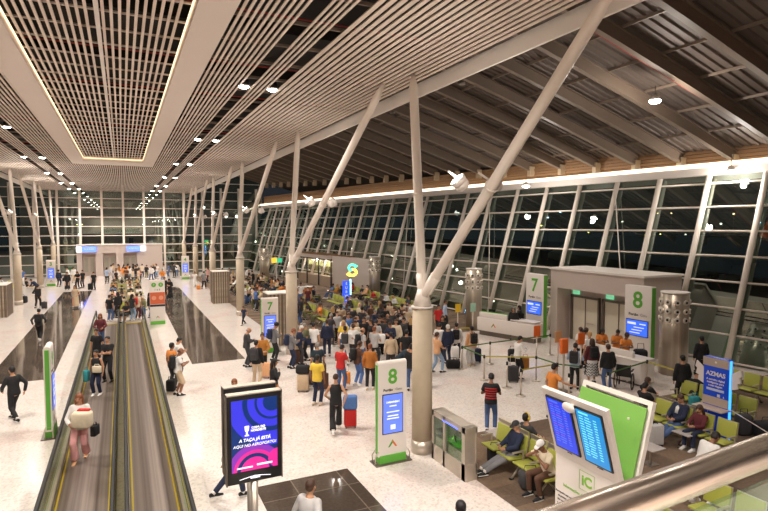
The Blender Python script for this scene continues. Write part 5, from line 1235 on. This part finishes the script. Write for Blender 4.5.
Q(299, 326, 'phone', 280, 'white-haired person in navy jacket with a boxed suitcase', ('jacket', 'navy'), ('trousers', 'charcoal'), ('short', 'white'))
Q(306.5, 323.5, 'phone', 100, 'person in olive green coat facing the white-haired traveller', ('jacket', 'olive'), ('trousers', 'black'), ('short', 'grey'))
suitcase(*G(299, 364), 'brown', 'brown suitcase topped with a tan box by the white-haired traveller', handle=False)
x, y = G(299, 364); bag((x, y, .66), (.36, .28, .42), 'beige', 'tan carton standing on the brown suitcase', 'carton', 'box', strap=False)
p = Q(313.5, 322.5, 'stand', 350, 'woman in white blouse seen from behind with a navy shoulder bag', ('shirt', 'white'), ('trousers', 'navy'), ('short', 'black')); bag((p.location.x-.28, p.location.y-.05, .75), (.3, .14, .28), 'navy', 'navy shoulder bag on the woman in white blouse')
Q(327, 319.5, 'stand', 10, 'man in a navy suit standing apart in the middle of the queue', ('jacket', 'navy'), ('trousers', 'navy'), ('short', 'brown'), shoe='brown')
Q(317.5, 342, 'stand', 30, 'man in dark teal tee bending behind the yellow shirt', ('shirt', 'dark teal'), ('trousers', 'beige'), ('short', 'grey'))
Q(317, 354.5, 'stand', 340, 'person in bright yellow shirt and navy trousers, front of the queue', ('shirt', 'yellow'), ('trousers', 'navy'), ('short', 'black'), skin=1, shoe='beige')
bag((*G(323, 392), .6), (.24, .2, .45), 'brown', 'brown bag held right of the yellow-shirted person', 'holdall')
suitcase(*G(303, 391.5), 'beige', 'beige suitcase with a black bag on top, left of the yellow shirt', handle=False, sc=1.05)
x, y = G(303, 391.5); bag((x, y, .67), (.5, .28, .3), 'black', 'black holdall lying on the beige suitcase', 'holdall', group=None)
suitcase(*G(309.5, 386), 'charcoal', 'dark suitcase behind the beige one')
suitcase(*G(323, 390), 'brown', 'brown upright suitcase right of the yellow-shirted person', handle=False)
Q(340.5, 345.5, 'phone', 330, 'person in bright red tee and jeans', ('shirt', 'red'), ('trousers', 'denim'), ('short', 'black'))
suitcase(*G(346.5, 384), 'orange', 'small orange suitcase between the red tee and the brown top', handle=True, sc=.75)
p = Q(357.5, 341.5, 'phone', 300, 'man in brown top and blue jeans beside the orange-brown shirt', ('shirt', 'brown'), ('trousers', 'blue'), ('short', 'brown'), shoe='white', skin=1); backpack(p, 'black', 'black backpack on the man in brown top')
Q(370, 343.5, 'stand', 355, 'man in amber orange shirt and black trousers with his back turned', ('longshirt', 'amber'), ('trousers', 'black'), ('short', 'auburn'), shoe='beige')
p = Q(336, 432, 'walk', 5, 'woman in black sleeveless jumpsuit pulling a pink suitcase', ('tank', 'black'), ('wide', 'black'), ('bun', 'brown'), feet=True, shoe='white')
suitcase(*G(350.3, 427.5), 'red', 'coral pink suitcase draped with a blue jacket', rz=.2, sc=.9)
x, y = G(350.3, 427.5); bag((x, y+.0, .56), (.42, .26, .42), 'blue', 'blue denim jacket draped over the pink suitcase handle', 'jacket', 'jacket', strap=False)
p = Q(345, 326, 'strap', 0, 'person in white shirt with a dark backpack in mid queue, left one', ('shirt', 'white'), ('trousers', 'white'), ('short', 'black')); backpack(p, 'charcoal', 'charcoal backpack on the left white-shirted queuer')
p = Q(353, 323.5, 'strap', 350, 'brown-haired person in white tee with a strap across, mid queue', ('shirt', 'white'), ('trousers', 'charcoal'), ('short', 'brown'))
p = Q(362.3, 327.5, 'stand', 300, 'bald man in pale grey shirt wearing a black backpack, mid queue', ('shirt', 'light grey'), ('trousers', 'denim'), ('fringe', 'brown')); backpack(p, 'black', 'black backpack on the bald man in mid queue')
p = Q(374.3, 326.5, 'hold', 330, 'auburn-haired person in light grey top carrying white cloth', ('shirt', 'light grey'), ('trousers', 'charcoal'), ('short', 'auburn')); bag((p.location.x+.3, p.location.y-.02, .95), (.4, .3, .4), 'white', 'white bundle carried by the auburn-haired queuer', 'bundle', 'bundle', strap=False)
Q(343.4, 320, 'stand', 200, 'blond woman in yellow-beige top behind the white shirts', ('shirt', 'yellow'), ('trousers', 'denim'), ('long', 'blond'))
Q(348.5, 313, 'stand', 180, 'person in blue top behind the blond woman', ('shirt', 'blue'), ('trousers', 'black'), ('short', 'brown'))
Q(355, 320.5, 'stand', 180, 'person in cream top behind the white tee, mid queue', ('longshirt', 'cream'), ('trousers', 'black'), ('short', 'black'))
Q(364, 317, 'stand', 180, 'person in black with dark hair behind the bald queuer', ('jacket', 'black'), ('trousers', 'black'), ('short', 'black'))
Q(371, 319, 'stand', 120, 'brown-haired person in black between two dark suits', ('shirt', 'black'), ('trousers', 'black'), ('short', 'brown'))
Q(379.5, 317, 'stand', 190, 'man in black suit over a white shirt facing the viewer', ('jacket', 'black'), ('trousers', 'black'), ('short', 'black'))
Q(385, 317.5, 'stand', 180, 'man in charcoal beside the black suit over white shirt', ('jacket', 'charcoal'), ('trousers', 'black'), ('short', 'black'), skin=1)
Q(391, 322, 'phone', 150, 'person in navy jacket looking down behind the beige coat', ('jacket', 'navy'), ('trousers', 'navy'), ('short', 'brown'))
Q(391, 332, 'stand', 10, 'person in a beige blouse and dark shorts near the column', ('longshirt', 'beige'), ('shorts', 'charcoal'), ('short', 'black'))
Q(404, 317, 'stand', 120, 'man in a charcoal suit just left of the nearest column', ('jacket', 'charcoal'), ('trousers', 'charcoal'), ('short', 'black'))
Q(396, 319, 'stand', 180, 'person in cream top between navy jacket and charcoal suit', ('longshirt', 'cream'), ('trousers', 'black'), ('short', 'brown'))
Q(406.5, 329.5, 'stand', 340, 'person in black tee left of the column, dark trousers', ('shirt', 'black'), ('trousers', 'charcoal'), ('short', 'black'))
Q(399, 345, 'bend', 250, 'person in dark blue bending over bags left of the column', ('longshirt', 'dark teal'), ('trousers', 'charcoal'), ('short', 'black'))
Q(411.5, 344, 'stand', 0, 'person in black with dark jeans partly hidden by the column', ('longshirt', 'black'), ('trousers', 'denim'), ('short', 'black'))
spots = [G(px, py) for px, py in ((330, 347), (337, 343), (343, 350), (358, 348), (366, 346), (382, 350), (388, 345), (398, 349), (402, 343), (374, 340), (362, 338), (385, 337), (394, 336), (407, 338), (352, 338), (376, 356), (348, 344), (355, 354), (368, 352), (379, 346), (392, 340), (399, 337), (333, 339), (347, 333), (360, 333), (371, 334), (381, 332), (390, 331), (402, 333), (409, 332), (341, 336), (411, 352))]
crowd(spots, 'rear of the main queue', 'rear of the main queue', ['stand', 'phone', 'strap', 'stand'], [0, 180, 150, 220, 330], ['black', 'white', 'charcoal', 'navy', 'cream', 'light grey', 'beige', 'brown', 'black'])
# ---- right of the column
GR = 'people in the roped queue'
Q(438.5, 304.5, 'stand', 200, 'person in red top beyond the column', ('shirt', 'red'), ('trousers', 'black'), ('short', 'black'), group=GR)
Q(445, 300, 'stand', 250, 'man in pale blue shirt standing behind the yellow-plated post', ('longshirt', 'pale blue'), ('trousers', 'black'), ('short', 'brown'), group=GR)
Q(442.5, 315.5, 'stand', 180, 'person in black with brown hair between red top and the navy suit', ('shirt', 'black'), ('trousers', 'black'), ('long', 'brown'), group=GR)
Q(439, 324, 'phone', 330, 'person in white and black stripes just right of the column', ('shirt', 'white'), ('trousers', 'black'), ('short', 'black'), group=GR)
Q(448, 324.5, 'stand', 20, 'white-haired man in a navy jacket right of the column', ('jacket', 'navy'), ('trousers', 'navy'), ('short', 'white'), group=GR)
Q(437, 332, 'hold', 300, 'person in beige top and light jeans half hidden by the column', ('shirt', 'peach'), ('trousers', 'light denim'), ('short', 'brown'), group=GR)
p = Q(456.5, 322.5, 'stand', 350, 'traveller in white shirt and dark trousers with a small black backpack', ('longshirt', 'white'), ('trousers', 'charcoal'), ('short', 'black'), group=GR); backpack(p, 'black', 'black backpack on the white-shirted traveller behind a post')
bag((*G(455, 366), .35), (.34, .26, .5), 'white', 'white bag standing on luggage beside the barrier post', 'shopping_bag'); bag((*G(453, 368), 0), (.6, .35, .35), 'black', 'black duffel on the floor left of the barrier post', 'duffel_bag')
p = Q(471.8, 326, 'stand', 20, 'woman in peach top and pale trousers next to a navy suitcase', ('longshirt', 'peach'), ('wide', 'light grey'), ('short', 'black'), shoe='beige', group=GR); backpack(p, 'black', 'black backpack on the woman in peach top')
suitcase(*G(476.3, 362.5), 'navy', 'navy blue ribbed suitcase right of the woman in peach')
p = Q(518, 336.5, 'phone', 290, 'man in white shirt and black trousers alone in the roped lane', ('longshirt', 'white'), ('trousers', 'black'), ('short', 'black'), group=GR); phone(p, 'phone in the hands of the white-shirted man in the lane')
suitcase(*G(513, 382), 'charcoal', 'dark suitcase behind the white-shirted man in the lane'); bag((*G(525, 377), .35), (.3, .2, .45), 'mustard', 'tan paper bag at the hand of the white-shirted man', 'paper_bag')
bag((*G(512, 377), .62), (.34, .26, .5), 'black', 'black backpack resting on the dark suitcase in the lane', 'backpack', 'backpack')
p = Q(490.5, 431.5, 'phone', 345, 'man in black and red striped shirt, jeans and cap standing near the benches', ('shirt', 'black'), ('trousers', 'denim'), ('short', 'black'), skin=1, feet=True, hat=('cap', 'charcoal'), group=GR, sc=1.0)
for z in (.08, .15, .22, .29, .36):
    P_ = pose('phone'); mb = MB(); rx = {.08: .178, .15: .166, .22: .168, .29: .184, .36: .194}[z]; ry = {.08: .135, .15: .127, .22: .128, .29: .138, .36: .136}[z]
    mb.loft([P_.sp(z-.016), P_.sp(z+.016)], rx, ry, m=cloth('red'), n=24); mb.build('red_stripe', p)
phone(p, 'phone held by the man in the striped shirt')
p = Q(553, 363.5, 'reach', 290, 'man in orange tee and black cap stretching an arm, above the flight totem', ('shirt', 'orange'), ('trousers', 'charcoal'), ('short', 'black'), hat=('cap', 'black'), group=GR, skin=0, sc=1.02)
p = Q(575, 344, 'phone', 330, 'man in pale shirt and black trousers wearing a grey backpack at gate 8', ('longshirt', 'pale blue'), ('trousers', 'black'), ('short', 'black'), group=GR); backpack(p, 'charcoal', 'grey backpack on the man in pale shirt at gate 8')
p = Q(592.5, 338.5, 'stand', 0, 'woman with long hair in maroon top and zigzag white skirt at gate 8', ('longshirt', 'maroon'), ('skirt', 'white'), ('long', 'brown'), group=GR); backpack(p, 'black', 'black backpack on the woman in the zigzag skirt')
for k in range(5):
    mb = MB(); z0 = .36+.1*k; r0 = .262-.07*(z0-.3); pts = []
    for j in range(25): a = 2*PI*j/24; rr = .225+.045*(.65-z0)/.35; pts.append((rr*math.cos(a), (rr-.03)*math.sin(a), z0+(.035 if j % 2 else -.035)))
    mb.loft(pts, .013, m=cloth('black'), n=5, ends=False, side=(0,0,1)); mb.build('zigzag_band', p)
p = Q(608.5, 344, 'stand', 5, 'man in black jacket and jeans beside the wheelchair', ('jacket', 'black'), ('trousers', 'denim'), ('short', 'brown'), group=GR)
for px, py, l in ((581, 327, 'left'), (586.5, 327.5, 'middle'), (590, 331.5, 'right')): Q(px, py, 'stand', 20, 'man in white shirt near the portal doors, %s of the three' % l, ('shirt', 'white'), ('trousers', 'black'), ('short', 'brown' if l != 'right' else 'blond'), group='white-shirted men at the portal')
GS = 'gate staff in orange'
for px, py, l, hh in ((603.5, 333, 'long-haired gate agent in orange, left behind the white desk', ('long', 'black')), (613, 327.5, 'tall gate agent in orange in the centre behind the desk', ('short', 'black')), (622, 332, 'gate agent in pale orange tee at the right end behind the desk', ('curly', 'brown')), (598, 336, 'gate agent in orange nearest the queue, in front of two others', ('short', 'black'))):
    x, y = {602: (18.35, 16.75), 613: (18.75, 16.3), 622: (18.45, 15.6), 598: (17.5, 16.95)}[int(px) if px != 603.5 else 602]
    person((x, y), 180, 'phone', l, ('shirt', 'orange'), ('trousers', 'black'), hh, 'black', 1, .97, GS)
for px, py, l in ((513.7, 312, 'long-haired gate agent in black behind the gate 7 desk'), (519.5, 310, 'gate agent in black standing right of the long-haired one at desk 7')): x, y = TOP(px, py, 'stand'); person((x*1.06, y*1.06), 150 if px < 515 else 90, 'stand', l, ('jacket', 'black'), ('trousers', 'black'), ('long', 'black'), group='gate 7 desk staff')
Q(702, 336, 'stand', 0, 'person in black hooded top standing at the glass right of the steel drum', ('jacket', 'black'), ('trousers', 'black'), ('short', 'black'), group=GR)
Q(683, 355, 'stand', 0, 'dark-clothed person standing with luggage in front of the steel drum', ('jacket', 'black'), ('trousers', 'black'), ('short', 'black'), group=GR)
bag((*G(640, 372), .0), (.5, .4, .95), 'black', 'tall black bag behind the gate 8 desk', 'duffel_bag')
# ---- seated near the viewer
GB = 'people seated on the near benches'
def seat_at(bx, by, brz, k): a = math.radians(brz); o = (k-1.5)*.62; return bx+o*math.cos(a), by+o*math.sin(a)
HY = math.degrees(YAW)
person(seat_at(BX, 10.07, 90, 2), 90+HY-6, 'stretch', 'man in navy blazer and grey trousers lounging on the bench near the bin', ('jacket', 'navy'), ('trousers', 'grey'), ('short', 'grey'), 'black', 0, 1.0, GB, ('cap', 'charcoal'))
person(seat_at(BX, 10.07, 90, 0), 90+HY, 'chin', 'man in white cap and cream shirt bending to his phone, near the flight totem', ('shirt', 'cream'), ('trousers', 'brown'), None, 'black', 1, 1.0, GB, ('cap', 'white'))
person(seat_at(9.2, 10.3, -90, 1), -90+HY, 'sitback', 'man with cap and yellow headphones seen from behind the blazer man', ('shirt', 'charcoal'), ('trousers', 'beige'), ('short', 'black'), 'black', 0, 1.0, GB, ('headphones', 'yellow'))
x, y = G(494, 463); bag((x, y, 0), (.34, .26, .42), 'black', 'black square bag between the lounging man\'s legs on the carpet', 'satchel')
x, y = G(530, 488); bag((x, y, 0), (.5, .4, .42), 'charcoal', 'dark backpack lying on the carpet in front of the white-capped man', 'backpack', 'backpack')
x, y = G(497, 391) ; 
person(seat_at(13.95, 9.67, 90, 2), 90+HY, 'stretch', 'man in dark suit and white shirt with crossed arms on a lime bench', ('jacket', 'navy'), ('trousers', 'denim'), ('short', 'brown'), 'black', 0, 1.02, GB)
mb = MB(); P_ = pose('stretch'); mb.loft([P_.sp(.22, .12), P_.sp(.38, .115), P_.sp(.46, .07)], [.05, .06, .03], [.045, .045, .03], m=cloth('white'), n=12); mb.build('shirt_front', [o for o in COL.objects if o.get('label', '').startswith('man in dark suit and white shirt')][0])
person(seat_at(13.95, 9.67, 90, 1), 90+HY, 'sit', 'woman with long hair in maroon next to the suited man', ('longshirt', 'maroon'), ('trousers', 'navy'), ('long', 'brown'), 'white', 0, .9, GB)
person(TOP(646, 382.5, 'sit'), -90+HY, 'sit', 'dark-haired person in black seated farther left behind the empty lime seat', ('shirt', 'black'), ('trousers', 'black'), ('short', 'black'), 'black', 0, 1., GB)
person(seat_at(14.68, 10.6, -90, 0), -90+HY, 'sit', 'person in black with brown hair seated back to the suited man', ('shirt', 'black'), ('trousers', 'charcoal'), ('short', 'brown'), 'black', 0, 1., GB)
x, y = G(672, 443); suitcase(13.0, 9.95, 'light grey', 'silver grey suitcase standing beside the suited man', handle=False, sc=.98)
x, y = TOP(696, 374, 'sitfwd'); person((x, y), -60+HY, 'sitfwd', 'person in dark hoodie hunched left of the blue totem', ('jacket', 'black'), ('trousers', 'black'), ('curly', 'black'), 'black', 0, 1., GB)
bag((*G(694, 418), .3), (.3, .25, .4), 'teal', 'turquoise bag beside the woman in maroon', 'holdall')
person(seat_at(16.4, 10.6, 90, 1), 90+HY, 'chin', 'man in black tee resting his hand on his face, right of the blue totem', ('shirt', 'black'), ('trousers', 'denim'), ('short', 'black'), 'black', 0, 1.02, GB)
bag((16.3, 8.9, 0), (.7, .45, .5), 'black', 'black luggage on the carpet right of the blue totem', 'duffel_bag')
bag((16.0, 9.4, 0), (.4, .35, .6), 'charcoal', 'dark bag next to the feet of the man in black tee', 'duffel_bag')
person(G(701, 504), 290, 'stoop', 'person in white hoodie and white trousers bending forward behind the handrail', ('jacket', 'white'), ('trousers', 'white'), ('short', 'black'), 'white', 1, .97, GB)
# ---- people low in the frame
GN = 'people nearest the viewer'
person(TOP(308, 481, 'walk'), 330, 'walk', 'brown-haired person in grey jacket walking at the bottom edge of the photo', ('jacket', 'light grey'), ('trousers', 'black'), ('short', 'brown'), 'black', 0, 1., GN)
person(TOP(461, 501, 'stand'), 0, 'stand', 'dark-haired person whose head only shows at the bottom edge', ('shirt', 'black'), ('trousers', 'black'), ('short', 'black'), 'black', 0, 1., GN)
person(G(229, 498), 300, 'walk', 'person in navy walking behind the advertising screen', ('longshirt', 'navy'), ('trousers', 'navy'), ('short', 'black'), 'black', 0, 1., GN)
person(TOP(234.3, 378.5), 200, 'stand', 'person whose brown hair shows above the advertising screen', ('shirt', 'beige'), ('trousers', 'beige'), ('short', 'auburn'), 'black', 0, 1., GN)
# ---- gate seating further back
on_bench([b for b in FB[6:] if b[2] == 90 or b[1] > 29], 2, 'seats behind the queue', 'people seated behind the queue', skip=.1)
on_bench(FB[:6], 1, 'benches nearest the queue', 'people seated behind the queue', ['black', 'orange', 'charcoal', 'navy', 'white', 'red'], skip=.3)
on_bench(CB, 3, 'far crowded seats', 'people in the far crowded seating')
spots = scatter(22, 7.9, 12.2, 37.5, 58)
crowd(spots, 'standing among far crowded seats', 'people in the far crowded seating', ['stand', 'phone', 'strap'], [0, 180, 90, 270])
spots = scatter(6, 7.8, 9.8, 29.5, 36)
crowd(spots, 'standing by the third column', 'people by the third column', ['stand', 'phone'], [0, 180, 90, 270], ['black', 'navy', 'white', 'charcoal'])
for o in list(COL.objects):
    if '_p' in o: del o['_p']

# ============================================================ LIGHT, SKY, CAMERA
def area(parent, loc, rot, sx, sy, power, col):
    l = bpy.data.lights.new('strip', 'AREA'); l.shape = 'RECTANGLE'; l.size = sx; l.size_y = sy; l.energy = power; l.color = col
    o = bpy.data.objects.new('light_source', l); COL.objects.link(o); o.parent = parent; o.location = loc; o.rotation_euler = rot; return o
w = bpy.data.worlds.new('night'); w.use_nodes = True; SC.world = w
b = w.node_tree.nodes['Background']; b.inputs[0].default_value = (.010, .011, .013, 1); b.inputs[1].default_value = 1.0
cam = bpy.data.cameras.new('camera'); co = bpy.data.objects.new('camera', cam); COL.objects.link(co)
cam.sensor_fit = 'HORIZONTAL'; cam.sensor_width = 36; cam.lens = 36*F/768; cam.clip_start = .05; cam.clip_end = 600
co.location = (0, 0, H); co.rotation_euler = (PI/2-PITCH, 0, -YAW); SC.camera = co
vs = SC.view_settings; vs.view_transform = 'Standard'; vs.look = 'None'; vs.gamma = 1; vs.use_curve_mapping = False; vs.exposure = EXPO
SC.cycles.max_bounces = 6; SC.cycles.transparent_max_bounces = 12; SC.cycles.sample_clamp_indirect = 4
SC.cycles.use_denoising = True
